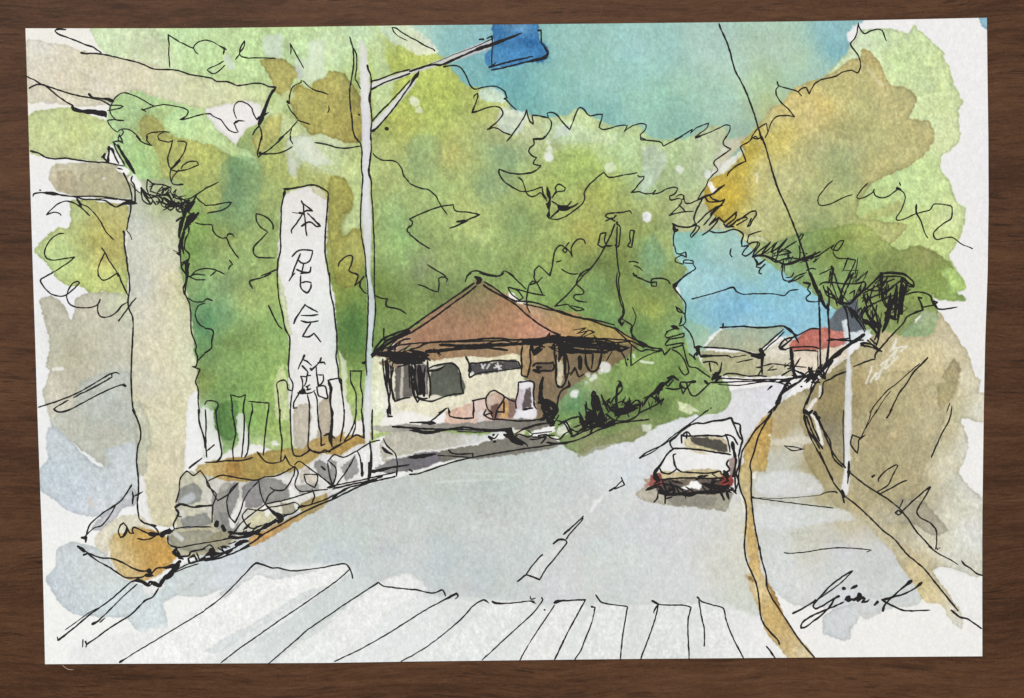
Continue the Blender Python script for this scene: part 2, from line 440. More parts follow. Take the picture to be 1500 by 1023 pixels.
# colours dropped wet into the trees
for a in ((345,265,16,30,'5F8C5E',.5,0),(350,235,10,18,'6F9C66',.35,.3),(330,300,14,12,'64926A',.35,0),(735,232,14,12,'76996C',.45,0),(620,235,18,14,'82A06A',.4,0),(720,270,18,20,'86A26A',.35,0),
          (765,325,12,22,'7A9A5C',.4,0),(690,375,30,10,'7D9C58',.35,0),(620,395,16,12,'7E8C62',.5,0),(955,372,14,22,'5F9260',.5,0),(900,372,12,20,'66783A',.45,0),(520,485,16,34,'4C7A3A',.5,0),
          (300,470,8,34,'4F9458',.5,0),(860,245,26,16,'9AB352',.4,0),(650,225,26,10,'BDB866',.35,0),(870,300,30,16,'A8A64C',.35,.4),(640,330,30,20,'AFBE70',.3,0),(590,350,16,26,'78A065',.4,0),
          (585,300,10,24,'8FB272',.4,0),(560,80,20,14,'A9B240',.45,0),(625,150,40,26,'A2B34A',.35,0),(590,440,22,10,'5E7A38',.4,0),(660,440,26,10,'64793F',.4,0),(945,480,12,16,'577F42',.45,0),(955,455,16,8,'9CA648',.4,0),
          (330,440,14,22,'6C9C68',.4,0),(820,440,40,10,'74964A',.3,0),(220,190,10,14,'9C9446',.55,0),(255,250,22,24,'A39C50',.35,0),(205,230,14,20,'98C878',.45,0),(850,262,40,14,'94B050',.25,0)):
    S(*a)
W('woodland', '300,168 318,186 346,213 368,224 380,248 358,236 335,226 310,214 280,206 252,200 240,176 262,160 285,160', '270,175,A9CE8B 310,195,B3CE90 345,225,B6CB86 370,235,A9C98C', a=.85, edge=.05)
W('woodland', '203,180 211,170 228,171 240,186 246,201 280,206 310,213 330,224 338,240 334,265 326,300 302,312 286,285 264,264 240,262 236,240 226,216 207,206', '220,185,A5A259 260,220,A9AA5A 300,230,A3AA58 320,260,A5AC5C 290,280,9CAC5C 240,240,A7A95C', a=.85, edge=.06)
W('woodland', '326,238 345,229 366,232 383,242 384,270 379,300 368,322 350,346 336,340 326,300 322,268', '345,250,6F9A64 350,300,739C66 370,260,7CA06A 340,335,85A668', a=.55, edge=.05, soft=3)
W('woodland', '545,64 562,58 566,92 576,112 570,150 548,178 545,130', 'BBD09A', a=.75, edge=.03, soft=1.5)
W('woodland', '556,36 604,38 642,76 616,82 592,70 570,60', '570,45,C6DDC0 600,55,D2DEBC 625,75,DCE2C8', a=.85, edge=.03, soft=1.5)
W('woodland', '600,205 622,195 640,200 645,225 630,262 610,262 598,235', '8FAA6C', a=.5, edge=.04, soft=3)
W('woodland', '720,240 735,218 748,228 752,262 735,290 705,300 700,268', '8BA570', a=.5, edge=.04, soft=3)
W('woodland', '942,372 955,340 968,365 972,395 960,420 940,415', '76A070', a=.55, edge=.05, soft=1.5)
W('woodland', '800,235 835,215 868,222 882,250 860,275 820,285 800,262', 'A0B75C', a=.45, edge=.03, soft=4)
W('woodland', '380,90 400,86 415,87 430,98 437,112 428,124 428,142 418,146 406,136 396,116', 'AFA659', edge=.12)
W('woodland', '437,124 455,131 459,119 475,112 482,105 497,104 509,114 521,130 531,152 532,206 500,209 470,195 455,198 441,181 432,172 428,155 422,148 430,132', '450,150,A69B4F 500,130,A99F53 510,180,A1954A 470,190,A89C50 430,150,A59D52', edge=.12)
W('woodland', '390,172 411,164 413,190 400,206 380,226 369,206 384,186', 'ADA95D', edge=.1)
W('woodland', '415,170 430,178 445,198 430,205 412,200', 'BFCB8F', a=.8, edge=.05)
W('woodland', '418,208 440,196 462,203 482,210 506,222 525,240 530,260 535,330 522,341 506,345 502,326 514,306 517,286 505,264 485,258 470,250 446,236 436,250 425,258 420,240', '440,215,C3CDAE 470,225,B9C692 500,240,B3C27F 525,280,AFC27C 515,330,B5C785 430,240,BDC4A4', a=.92, edge=.09)
W('woodland', '486,258 505,262 518,285 513,310 500,316 502,346 520,336 530,341 535,380 520,420 496,420 488,400 481,345 480,292', '500,280,9C9949 495,350,A09C4C 515,370,A3A254 500,400,93953F', edge=.1)
W(None, '386,55 412,51 416,70 413,87 400,85 388,80', 'CDDAC2', a=.85, edge=.04, pig=.4)
W(None, '450,62 476,57 473,85 478,114 460,119 446,126 440,106 432,90 450,85', 'CADAB9', a=.85, edge=.05, pig=.4)
B(None, '436,100 440,114', 7, 'B9BDBC', .75, soft=2)
B(None, '332,85 338,98', 10, 'C6D2C2', .8, soft=2)
W(None, '425,206 455,200 474,224 486,240 452,240 438,230', 'CBD3C0', a=.75, soft=2, edge=.03, pig=.4)
B(None, '426,235 432,258', 7, 'C2C6B6', .7, soft=2)
B(None, '404,165 412,150 425,140', 14, 'C2D394', .7, soft=2)
W('paper', '300,161 320,155 345,150 366,147 381,155 386,168 378,181 361,190 350,205 346,213 335,201 315,186 304,171', 'E7E4E1', edge=.04, pig=.1)
W(None, '330,145 372,140 392,150 398,170 380,172 372,150', 'D9DEC4', a=.4, edge=.02)
# pale patches along the tree tops
W('woodland', '700,132 722,128 738,140 740,152 720,150 705,146', 'BFD3BF', a=.9, edge=.03)
W('woodland', '735,158 752,160 775,168 762,195 742,198 730,190 728,176', 'C8D3C2', a=.85, soft=2, edge=.03)
W(None, '798,180 830,175 850,182 870,192 905,196 900,215 860,208 820,212 800,205', 'BCD2A6', a=.6, soft=4, edge=.02)
W(None, '815,185 835,182 838,198 812,202', 'D3DED2', a=.7, soft=3, edge=0)
W(None, '940,215 965,212 980,232 962,262 945,285 935,270 942,245', 'BFCBC0', a=.6, soft=3, edge=.03)
W(None, '1052,225 1064,206 1090,200 1088,212 1076,220 1056,248 1048,262 1046,245', 'C6C6B0', a=.85, soft=1.5, edge=.03)
W(None, '985,205 1030,200 1050,215 1040,240 1000,235 960,218', 'B9D098', a=.45, soft=5, edge=0)
# stone gate on the left
W('stone_gate/upper_beam', '36,62 70,61 112,72 126,77 200,89 300,114 390,126 402,129 388,150 360,148 300,160 280,158 240,147 195,134 172,141 162,152 120,158 70,148 38,150', '60,75,D9D6CB 70,100,CFCBBB 120,95,CFCCB6 160,110,D0CDB6 200,115,CFCCB2 250,125,CFD2B2 300,135,C7CEA6 350,135,CAD1A8 380,130,BFD29B 90,135,D2CCBB 150,150,D3CDBE', edge=.06)
W(None, '90,131 120,131 160,140 166,152 130,150 100,140', 'C6C5B0', a=.5, edge=.08)
W(None, '46,126 60,124 72,130 90,148 75,152 48,146', 'CBC6B6', a=.7, edge=.05)
W('woodland', '40,172 56,162 75,158 100,157 112,160 140,172 158,176 172,195 160,216 150,236 110,233 75,230 40,222', '60,190,BAC485 120,190,B7BE79 160,205,B7C582 80,215,BCC488 150,225,BAC88B', edge=.06)
W('stone_gate/lower_beam', '73,255 84,240 120,238 150,237 176,243 191,256 194,290 150,290 110,288 86,281 75,268', '88,265,BAAF8D 112,246,C7C2A3 115,262,BFBA9A 140,268,B3AE8B 165,255,B9B592 182,282,ABAD8A 77,256,D2CBB6', edge=.05)
W(None, '86,252 100,249 112,256 112,284 90,280 84,268', 'B3A684', a=.6, edge=.1)
W(None, '130,250 145,245 165,246 182,258 188,286 160,288 125,286 118,262', 'AFAA84', a=.55, edge=.08)
W('woodland', '104,305 110,292 185,300 190,330 183,345 188,400 186,436 170,438 151,425 136,440 124,420 100,421 80,405 67,385 52,368 62,352 76,340 86,332 98,335 104,322', '110,320,AFC07E 85,360,B2C47E 95,390,B6C77C 120,350,B3BD74 150,335,AFA35A 165,372,B6A25A 132,350,A9A056 180,412,B7C271 122,412,BCCB70 150,410,C3CC78 170,310,B0A968 78,380,AEC681', edge=.11)
S(140,350,20,16,'A5974A',.45); S(172,350,10,26,'B39F55',.4)
W('wall', '60,442 72,434 86,440 96,450 104,468 110,456 112,438 132,428 192,436 194,520 197,590 203,640 160,645 110,640 78,622 64,582 72,545 67,538 72,505 66,470', '80,455,BCB9A4 70,490,BEBDA6 110,520,B9B69B 150,480,C1BEA7 130,460,C0BDA8 180,500,C5C3AD 90,580,CCC6B2 80,600,D0CDBC 170,560,BDC0B3 150,600,B8BCAF 120,550,BDB79E 185,440,C6CDA8', edge=.07)
S(100,500,30,20,'AFAE90',.35)
B('paper', '78,541 92,540', 5, 'E6E6DE', .9)
W('wall', '106,600 118,560 150,548 192,546 200,600 206,650 198,690 160,690 140,672 110,652 75,626 84,606', '150,580,BCC0B8 170,610,B3B9AE 110,630,B5B9A9 150,640,B4B6A6 180,660,B9BBAE 90,618,C2C6B9', a=.9, soft=1.5, edge=.06)
W('ground_wash', '70,632 80,624 90,632 100,644 122,664 145,684 158,676 152,660 165,655 203,650 204,720 180,738 162,755 130,757 100,748 82,735 60,718 56,690 72,672 68,652', '80,645,C9D0D4 80,690,C2CCD4 120,715,C4CDD2 170,690,C6CCCD 150,740,C8CFCF 100,735,C5CED3 190,700,CBD1D2', edge=.06)
B(None, '131,730 135,740', 6, 'D0BFA6', .55, soft=2)
W('stone_gate/column', '190,285 200,262 262,268 268,300 262,335 265,400 275,430 284,500 290,560 279,590 273,640 270,690 262,767 228,770 216,760 209,730 204,700 201,640 195,590 192,520 190,420 186,350', '200,330,C6CBC6 195,300,B6BCB0 232,300,A5B388 250,290,9FAF80 245,345,C3C7AE 215,360,C8CAC2 220,450,CBC9BB 205,420,C2C6C0 245,430,CFCAB0 262,440,C9CDA8 250,520,D6D0B6 215,560,C7C6B7 240,600,D0CCB4 275,520,CDD2B5 250,680,CFC9AF 235,750,CBC6AA 258,600,D0CFAE', edge=.04)
W(None, '195,590 210,592 221,640 216,690 204,702 199,640', 'B7BBAF', a=.75, edge=.06)
W(None, '247,405 262,398 272,430 275,445 262,430', 'C6C8A0', a=.7, edge=.05)
W('paper', '276,588 287,572 293,592 298,680 284,694 271,688 272,640', 'EAEAEA', edge=.02, pig=.1)
W('paper', '205,698 212,700 217,740 226,771 215,766 207,742', 'E7E7E4', edge=.03, pig=.1)
W('ground_wash', '196,714 202,738 182,745 162,766 146,776 136,772 160,745', 'C2C2C4', edge=.1)
W('ground_wash', '140,782 175,757 205,755 222,772 180,776 162,792 158,816 140,802', 'DAD4BB', edge=.04)
W('fallen_leaves', '160,792 170,780 182,778 200,772 232,778 246,788 250,800 264,812 242,836 230,846 210,852 190,850 176,842 165,822', '180,790,C8A55E 205,800,C4944A 235,812,CF9A4B 200,842,D0B67F 175,830,CDB07A 245,815,C79347 220,830,C38E44 168,800,D6C49A 170,815,D2B988', edge=.05, soft=2.2)
W('ground_wash', '83,806 105,794 135,800 160,816 172,842 200,856 232,852 262,832 304,812 304,872 266,870 241,885 246,918 232,930 205,925 186,906 166,904 122,902 92,890 74,862 67,846 82,828', '90,820,CED4D5 80,850,C0CACE 100,870,C3CCCF 130,840,CCD2D0 150,870,CED5D5 200,880,CFD7D8 235,905,D0DADB 280,850,CAD3D3 110,800,C7CDCD', edge=.06)
W('paper', '205,860 225,852 245,858 232,868 215,872', 'E9E9E4', a=.8, edge=.02, pig=.2)
# road, crossing, distance
W('road', '296,818 345,790 390,768 470,735 482,724 560,704 600,696 680,671 760,664 830,650 880,645 930,606 1000,598 1045,590 1068,572 1150,562 1158,575 1125,608 1094,650 1082,700 1092,770 1097,840 1115,885 1132,930 1135,945 1040,885 900,888 800,888 700,884 640,876 600,892 520,875 500,885 400,955 300,975 180,975 240,930 330,862 300,872 262,872 290,845', '330,840,C9D2D2 420,790,C4CBC9 500,740,C3C8C4 560,720,C2C7C2 620,760,C8CDC9 700,720,C2C7C1 650,700,BFC3BA 750,690,C8CCC7 820,690,CCD0CD 900,680,D1D5D4 920,640,D8DADC 1000,620,D9DADC 1100,580,DADADC 1010,770,D3D4D2 950,800,D0D3D1 1060,780,D3D3CC 1070,830,D2D2C6 700,830,C5CBC9 600,830,C7CDCC 500,810,C4CCCB 800,780,CBCFCC 850,850,CFD3D1 1000,860,D2D5D3 720,790,C9CECB 560,770,C6CBC8 400,850,C7CFCF', edge=.03, soft=1.4)
W('crossing', '128,935 250,915 335,862 376,832 500,826 545,856 640,872 720,878 800,886 1060,886 1130,932 1150,966 1200,968 175,978', '200,950,E6E8E7 400,950,DDE2E1 600,940,E0E4E3 800,930,DFE2E0 1000,930,DCDFDD 1120,945,E6E7E4 900,900,D6DAD8 700,900,D8DDDB', edge=0, soft=6)
W('crossing/stripe', '185,968 250,922 322,868 373,832 400,830 430,836 500,826 510,834 480,860 440,882 390,912 335,945 290,972', '300,920,EAEBEA 430,860,E9EAE8 360,880,EBECEA 250,960,ECEDEC', edge=.02, soft=1.2)
W(None, '322,868 372,832 398,828 430,836 470,834 440,842 400,850 385,843 372,846 345,862 332,876', 'CDD1D1', a=.8, edge=.05)
W(None, '300,955 330,935 400,895 445,868 470,862 480,860 430,890 370,925 325,955', 'D5DBDB', a=.8, edge=.03, soft=1.5)
W('crossing', '322,974 365,945 430,902 510,842 550,856 490,900 440,940 395,974', '400,930,D3DAD9 470,880,CDD5D3 360,960,DDE2E1', edge=.02, soft=1.5)
W('crossing/stripe', '395,974 440,940 500,896 552,856 570,846 600,842 625,862 600,882 560,905 490,972', '520,890,E8E9E7 450,950,E5E8E6 600,860,E8E9E8', edge=.03, soft=1.5)
W(None, '440,935 465,915 490,908 460,930 445,936', 'D9DEDD', a=.8, edge=.04)
W('crossing/stripe', '592,974 660,935 710,890 720,880 780,882 760,905 705,968', 'E3E6E4', a=.8, edge=.01, soft=4)
W('crossing/stripe', '760,968 790,910 815,882 858,880 835,920 812,968', 'E5E6E4', a=.8, edge=.01, soft=3)
W('crossing/stripe', '840,966 868,890 880,884 918,888 908,966', 'E3E5E3', a=.8, edge=.01, soft=3)
W('crossing/stripe', '938,966 962,886 1010,887 1008,966', 'DEE2E0', a=.8, edge=.01, soft=3)
W('crossing/stripe', '1030,966 1022,884 1058,892 1085,966', 'E4E6E4', a=.8, edge=.01, soft=3)
W('paper', '1098,905 1112,902 1125,925 1135,950 1110,955 1095,930', 'E8E8E7', a=.9, soft=4, edge=0, pig=.2)
W(None, '600,690 690,684 760,690 740,705 640,712 600,705', 'C6C9BC', a=.5, soft=6, edge=0)
B(None, '672,694 760,696', 3, 'D7DAD7', .6, soft=2); B(None, '640,706 740,703', 3, 'DADDDA', .6, soft=2)
B('lane_line', '866,748 882,728', 5, 'E2E3E1', .9, soft=1.2)
W('lane_line', '768,850 790,815 815,800 828,790 822,805 800,830 790,848', 'DADDDB', a=.9, soft=1.5, edge=.02)
# ground and stones in front of the trees
W('paper', '296,600 310,602 322,640 326,672 302,677 297,650', 'E6E7E4', edge=.02, pig=.1)
W('woodland', '312,598 348,588 350,630 336,646 322,636', '548945', edge=.06)
W('fence/post', '346,612 356,608 364,640 360,672 336,675 326,668 348,652', 'E7E6E3', edge=.03, pig=.1)
W('paper', '322,672 345,660 378,652 398,660 372,672 330,682', 'E8E7E3', edge=.02, pig=.1)
W('earth_strip', '288,682 375,664 430,656 500,630 545,634 532,650 500,668 470,682 430,692 400,702 360,706 330,707 300,702', '300,690,CBB379 322,690,C3A05F 340,685,A97F40 370,682,AA904B 420,668,B49C56 450,650,B19352 480,650,B18A4A 525,645,B68E4B 395,690,A98C48', edge=.06)
W(None, '331,680 350,678 355,698 335,702', 'A5743A', a=.6, edge=.08)
W('stone_wall', '262,702 275,690 300,696 330,706 380,702 440,686 472,664 500,666 530,650 562,650 580,660 582,690 540,705 490,720 440,746 400,766 350,792 322,806 272,816 250,802 246,786 262,770 254,750 260,730', '280,710,C3C1A6 320,720,CFCEC8 400,710,D9D8D4 450,690,DBDAD5 550,670,E4E4E2 300,790,B5B08F 380,770,CFC9A6 350,760,CFCEC6', edge=.04)
for i, (p, c) in enumerate((
  ('262,718 284,706 296,720 291,736 263,739', '8E9089'), ('264,757 300,750 314,768 270,774', '8E8F8A'), ('248,786 290,775 322,785 328,802 290,808 255,802', '9D9B86'),
  ('322,714 332,708 344,712 338,730 330,742 322,734', 'A9A79A'), ('332,718 346,707 351,722 341,750 345,766 336,770 323,746', '8F8E8D'), ('358,708 382,703 386,736 370,745 356,740 354,722', '8B8A8A'),
  ('381,704 405,702 421,712 428,728 402,736 386,736', '8D8C87'), ('312,725 332,722 336,745 346,772 320,776 312,755', '98978F'), ('432,712 462,705 468,716 440,722', 'A4A49E'), ('460,674 482,680 490,710 476,702 462,690', '908E89'), ('500,686 522,664 526,692 506,706', '9A9996'),
  ('322,750 352,760 346,786 326,782', '8B8B86'), ('484,672 494,674 492,700 486,700', '9C9A93'), ('440,690 452,680 456,702 440,708', 'CBC5B4'), ('445,696 462,694 466,706 452,712', 'D8CFBE'),
  ('364,762 384,748 402,756 384,770 366,773', 'D2CCA6'), ('412,735 432,736 436,750 414,758', 'A7A18A'), ('300,790 330,775 345,790 320,805', '9C977A'))):
    W('stone_wall/stone', p, c, edge=.06, a=.95)
W('stone_wall/stone', '382,742 388,736 400,750 392,756', 'E9E8E4', edge=0, pig=.1)
W('stone_wall/stone', '424,712 430,712 432,728 424,730', 'EAE9E4', edge=0, pig=.1)
W('stone_wall/stone', '336,765 352,735 360,735 348,768 340,775', 'E4E3DE', edge=0, pig=.1)
W('earth_strip', '365,788 400,770 440,752 440,738 455,730 478,722 482,734 470,745 440,762 412,778 372,800', '380,790,CB975A 410,770,B98E56 450,738,AC9459 470,740,B39C66 420,770,C79B60', edge=.05)
# carved stone post with lettering
W('woodland', '402,560 416,535 422,560 424,610 405,612', 'C3CF8E', edge=.03)
W('paper', '498,512 508,530 508,580 500,575', 'DEE1BE', edge=.03, pig=.3)
W('carved_post', '412,305 417,288 428,279 444,275 462,275 474,283 480,296 481,320 477,360 480,400 490,440 494,500 497,555 506,580 516,604 514,630 470,640 432,655 425,620 424,560 425,500 418,460 410,420 407,380 411,330', '445,300,E0DDD8 450,400,E6E4E2 440,500,E5E3E1 470,440,E3E6E2 420,330,E2E1DC 490,470,D9DFDD 500,600,E6E4DE', edge=.03, pig=.25)
W(None, '455,274 478,284 479,295 462,285', 'C9C69A', a=.8, edge=.03)
W(None, '408,400 416,420 424,468 428,485 424,496 412,440', 'CBD4A4', a=.85, edge=.03)
W('carved_post/base', '430,602 441,590 456,596 452,650 431,652', 'C0B8A5', edge=.04)
W('carved_post/base', '468,590 483,585 487,640 465,652 466,612', 'B6AB95', edge=.04)
W('carved_post/base', '446,650 490,634 502,650 440,668', 'B3965A', edge=.04)
W('fence/post', '486,585 500,584 498,638 488,640', 'E8E6E1', edge=.02, pig=.1)
W('fence/post', '502,640 518,618 541,612 541,636', 'E8E5DE', edge=.02, pig=.1)
W('fence/post', '402,650 396,645 405,655 412,650', 'E6E7DC', edge=.02, pig=.1)
# house
W('house/wall', '545,524 562,522 570,600 566,626 543,632', '552,560,DDE0B8 555,610,D5DEB0 560,580,E6E8D6', edge=.03)
W('house/wall', '560,520 590,514 700,510 767,518 768,640 700,624 562,624', '620,600,E2DDC2 720,570,DAD5B8 600,590,DCD7B6 690,545,E0DAC0 740,530,DBD3AB 565,600,E8E6DE 660,590,DED9BE 740,560,D9D5BA', edge=.03, smooth=False)
W('paper', '562,612 600,604 640,612 630,624 562,625', 'EBE9E2', edge=.01, pig=.1)
W('house/eave', '556,530 600,512 640,500 766,500 766,520 740,519 722,525 690,523 640,527 600,533 572,538', '640,518,A17A58 700,514,9F7B5D 740,512,A98562 600,522,A8835F 580,530,A08A70', edge=.05)
W('house/porch', '764,498 815,494 880,497 935,504 915,525 895,540 880,552 855,562 838,578 815,592 808,625 795,622 772,618 770,556', '775,530,AA8C64 800,552,8B7359 840,530,806D50 872,530,7F6F4D 800,530,8F7754 815,575,7E6D53 830,560,86785A 790,520,9A7E58', edge=.04)
W('house/rear_roof', '738,430 760,441 800,450 870,466 935,503 900,503 820,498 780,480 760,460', '785,456,BE9076 830,468,B78C59 870,486,AA9550 910,496,B7985A 810,478,BE8E63', edge=.05)
W('house/roof', '545,522 600,485 660,440 700,408 745,436 800,476 824,493 780,498 720,498 640,502 600,510 570,524', '700,430,8D7A56 690,455,927856 650,470,A5795F 680,482,AE7B60 760,482,C48368 740,462,AE7D5C 795,489,CE9079 620,495,AA755B 590,508,B08E74 720,480,B9805F 640,490,AE7A5E', edge=.05, smooth=False)
W('paper', '570,508 580,502 584,506 572,516', 'E8E2D8', edge=0, pig=.1)
W('paper', '744,428 750,430 760,440 775,447 762,446 748,438', 'EDEAE2', edge=0, pig=.1)
W('house/porch_post', '765,506 777,506 776,535 774,552 764,550', 'AB8D64', edge=.05, smooth=False)
W('house/porch_post', '816,530 824,530 823,560 818,566 815,560', 'C9BFA0', edge=.03)
W('house/sign_board', '785,533 810,531 808,543 790,546', '6E5E4C', edge=.05, smooth=False)
W('house/window', '576,538 602,530 604,580 580,588', '6C655F', edge=.05, smooth=False)
W('house/window', '606,536 626,533 628,582 610,584', '605C5C', edge=.05, smooth=False)
B(None, '589,534 588,582', 4, 'D3CDBE', .8); B(None, '604,536 606,580', 3.5, 'DDDAD6', .9); B(None, '622,540 624,576', 3, '9A9794', .8)
W('house/window', '630,548 640,536 660,532 672,542 679,577 642,582 631,580', '645,560,5C5F55 665,550,52544C 660,575,666A5C', edge=.06)
W('house/window_sill', '580,588 606,582 632,579 648,582 630,588 604,592', 'E2DDC8', edge=.02, pig=.2)
B(None, '627,541 650,537', 3, 'E0DCCB', .8)
W('house/sign_board', '686,533 756,528 763,540 690,549', '720,538,4C4949 750,535,545152 695,542,524E50', edge=.04, smooth=False)
for p in ('705,533 708,540', '711,534 706,539', '713,540 717,534', '724,539 734,536', '729,532 731,543', '726,535 734,541'):
    B(None, p, 2.0, 'E6E6E6', .9, soft=.6, warp=.2)
B('paper', '690,552 692,546', 4, 'E8E6E0', .9)
W('house/wall', '642,620 652,604 692,590 706,584 742,590 760,600 762,622 642,624', '660,602,D9A98F 690,600,DDB8A2 650,616,DCC0AC 700,600,DBC4BA 740,600,BFA08A', edge=.03)
W('paper', '632,620 640,611 652,604 652,618 645,622', 'ECEAE6', edge=0, pig=.1)
W('stone_marker', '692,586 710,583 712,618 696,619', 'DBC3B8', edge=.03)
W('stone_marker', '712,582 724,573 738,582 736,606 726,616 716,602', '718,585,D6CBBA 730,585,C9A088 728,605,8F6A58', edge=.05)
W(None, '722,594 731,592 729,613 720,613', '6B4D45', a=.9, edge=.03); W(None, '735,586 744,586 747,611 736,616', 'CB9B5C', a=.9, edge=.04)
W('stone_marker', '745,582 759,588 756,613 745,613', '8B7064', edge=.04)
W('stone_marker', '759,560 780,558 783,580 787,602 783,613 752,616 757,596', '770,565,E8E6E8 760,590,D2CCD6 772,608,E9E7EA 784,590,DCDAE0', edge=.03, pig=.3)
W(None, '757,572 767,572 766,598 756,600', 'CBBCC2', a=.9, edge=.03); W(None, '769,572 778,570 780,598 766,600', '5C5050', a=.95, edge=.03)
W('paper', '700,602 707,600 708,620 700,622', 'D8D6D6', a=.8, edge=0)
W('house/plinth', '543,626 620,621 700,618 762,614 800,616 802,628 740,632 650,630 560,634', '560,628,B9B7A6 600,626,98958C 700,622,8E8A82 780,620,7D786E', edge=.05)
W('forecourt', '556,650 575,634 640,632 700,636 752,628 745,640 715,648 690,656 640,666 590,674 560,676', '600,645,BAB6A5 660,642,B6B3A2 700,645,CDD1D2 720,640,E2E6EA 580,665,BDB9A8 690,636,CBCBC0', edge=.05)
W('paper', '560,672 600,664 645,658 690,650 735,634 745,642 690,656 640,664 590,672', 'E6E6E2', a=.8, edge=0, pig=.1)
W('kerb_shade', '640,662 680,655 720,645 760,638 800,640 822,652 790,660 730,668 680,672 640,676', '660,664,7A766B 720,655,817D72 780,650,77736A 800,655,8B8878', edge=.05)  # shade along the kerb, laid into the picture as dark grey pigment
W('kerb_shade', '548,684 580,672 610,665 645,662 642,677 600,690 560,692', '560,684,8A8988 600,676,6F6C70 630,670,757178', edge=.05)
W('paper', '775,634 805,624 830,622 812,632 790,640', 'EAEAE8', edge=0, pig=.1)
# hedge
W('hedge', '815,600 822,585 836,568 862,550 892,540 930,524 980,508 1012,520 1040,548 1066,560 1069,590 1050,606 1020,608 1000,612 960,628 930,645 880,652 850,666 825,655 812,630', '830,575,8FA878 842,588,5F9460 870,560,9AAC6E 900,558,7FA052 930,540,8BAC58 960,560,6C9048 990,548,6A9248 985,530,80A252 1030,580,8EA868 1015,540,86A65C 900,600,5A783C 850,635,8C9664 870,612,688A48 830,620,6F9A4C 960,600,637F3F 1000,600,7D9C55 930,620,7F9055 860,652,8F8E62 920,580,6B9045 1050,590,8CA76A 940,632,8E9A62', edge=.05)
for a in ((842,592,12,14,'4E9058',.5,0),(975,560,20,12,'5E8A40',.45,0),(905,605,26,12,'4C6A34',.45,0),(960,600,24,10,'57733A',.45,0)): S(*a)
W('hedge', '993,588 1010,592 1024,602 1008,606 996,600', 'CBD6A6', edge=.03)
W('paper', '826,620 834,618 830,636 816,640 814,630', 'E2E2DA', a=.8, edge=.02)
B(None, '938,530 956,531', 3.5, 'DDE3D6', .9); B(None, '928,520 930,524', 3, 'D6DCC6', .8)
# far houses
W('far_hill', '998,466 1018,474 1036,484 1034,512 1014,524 1004,500', '1010,480,88B49C 1025,500,A5C2A8', edge=.02)
W(None, '848,660 880,642 940,622 936,640 890,654 850,670', '8B8C60', a=.65, edge=.06)
W(None, '880,600 930,588 985,580 980,600 930,615 880,628 868,616', '5F7A42', a=.45, soft=4, edge=0)
W('far_house/roof', '1030,510 1055,482 1100,479 1150,478 1130,500 1112,516 1090,516 1060,511', '1060,500,AAB092 1120,490,9CB19B 1100,508,B6B28E 1080,488,9FB29A', edge=.05, smooth=False)
W('far_house/wall', '1026,514 1100,517 1120,515 1160,490 1160,552 1040,551 1030,535', '1060,530,AAA77E 1090,536,ADAA82 1130,542,B2AD88 1135,515,DCD6C6 1150,500,D8D2BE 1060,518,BDB792 1045,545,9FA870', edge=.04, smooth=False)
B('paper', '1032,507 1044,492 1057,482', 3.5, 'E6EAE4', .9)
W('red_roofed_house/wall', '1162,513 1200,512 1238,508 1240,522 1210,548 1180,548 1162,536', 'DDD0B9', edge=.03)
W('red_roofed_house/roof', '1158,502 1172,490 1190,482 1235,484 1238,500 1230,509 1160,513', '1180,495,C26A5C 1210,500,CC7869 1230,492,C9786B', edge=.07)
W('paper', '1150,562 1170,552 1180,562 1160,572', 'E4E2DE', a=.7, edge=0)
# right-hand tree
W('woodland', '985,338 1000,300 1022,285 1040,262 1068,240 1092,215 1100,260 1100,330 1062,338 1045,336 1020,340', '1010,310,AEB57C 1035,285,B3B98C 1060,250,C3C5A8 1040,325,B0B58A 1000,330,B4BC86', edge=.02)
W('right_tree/olive_leaves', '1075,335 1110,350 1150,362 1150,385 1120,372 1095,358', 'B2B67C', edge=.02)
W('right_tree/light_leaves', '1256,48 1268,44 1300,42 1330,49 1336,42 1340,39 1352,51 1380,78 1377,84 1386,92 1396,122 1409,150 1403,162 1406,198 1400,214 1390,222 1378,230 1380,250 1390,266 1400,290 1406,300 1414,304 1412,325 1405,352 1390,373 1398,392 1414,415 1412,424 1400,428 1386,438 1360,430 1300,410 1200,380 1140,330 1100,280 1200,120 1240,76', '1290,60,C2D8A2 1270,60,C9DCB8 1310,90,BFD898 1350,100,C2D797 1370,140,C5D99C 1375,200,CBDAA3 1340,270,BDD78F 1320,265,B9D68E 1390,320,C5D89B 1290,290,B0C980 1340,330,B6CD7C 1280,350,A3BA66 1390,400,B3CE7D 1380,360,B8CD80', edge=.1)
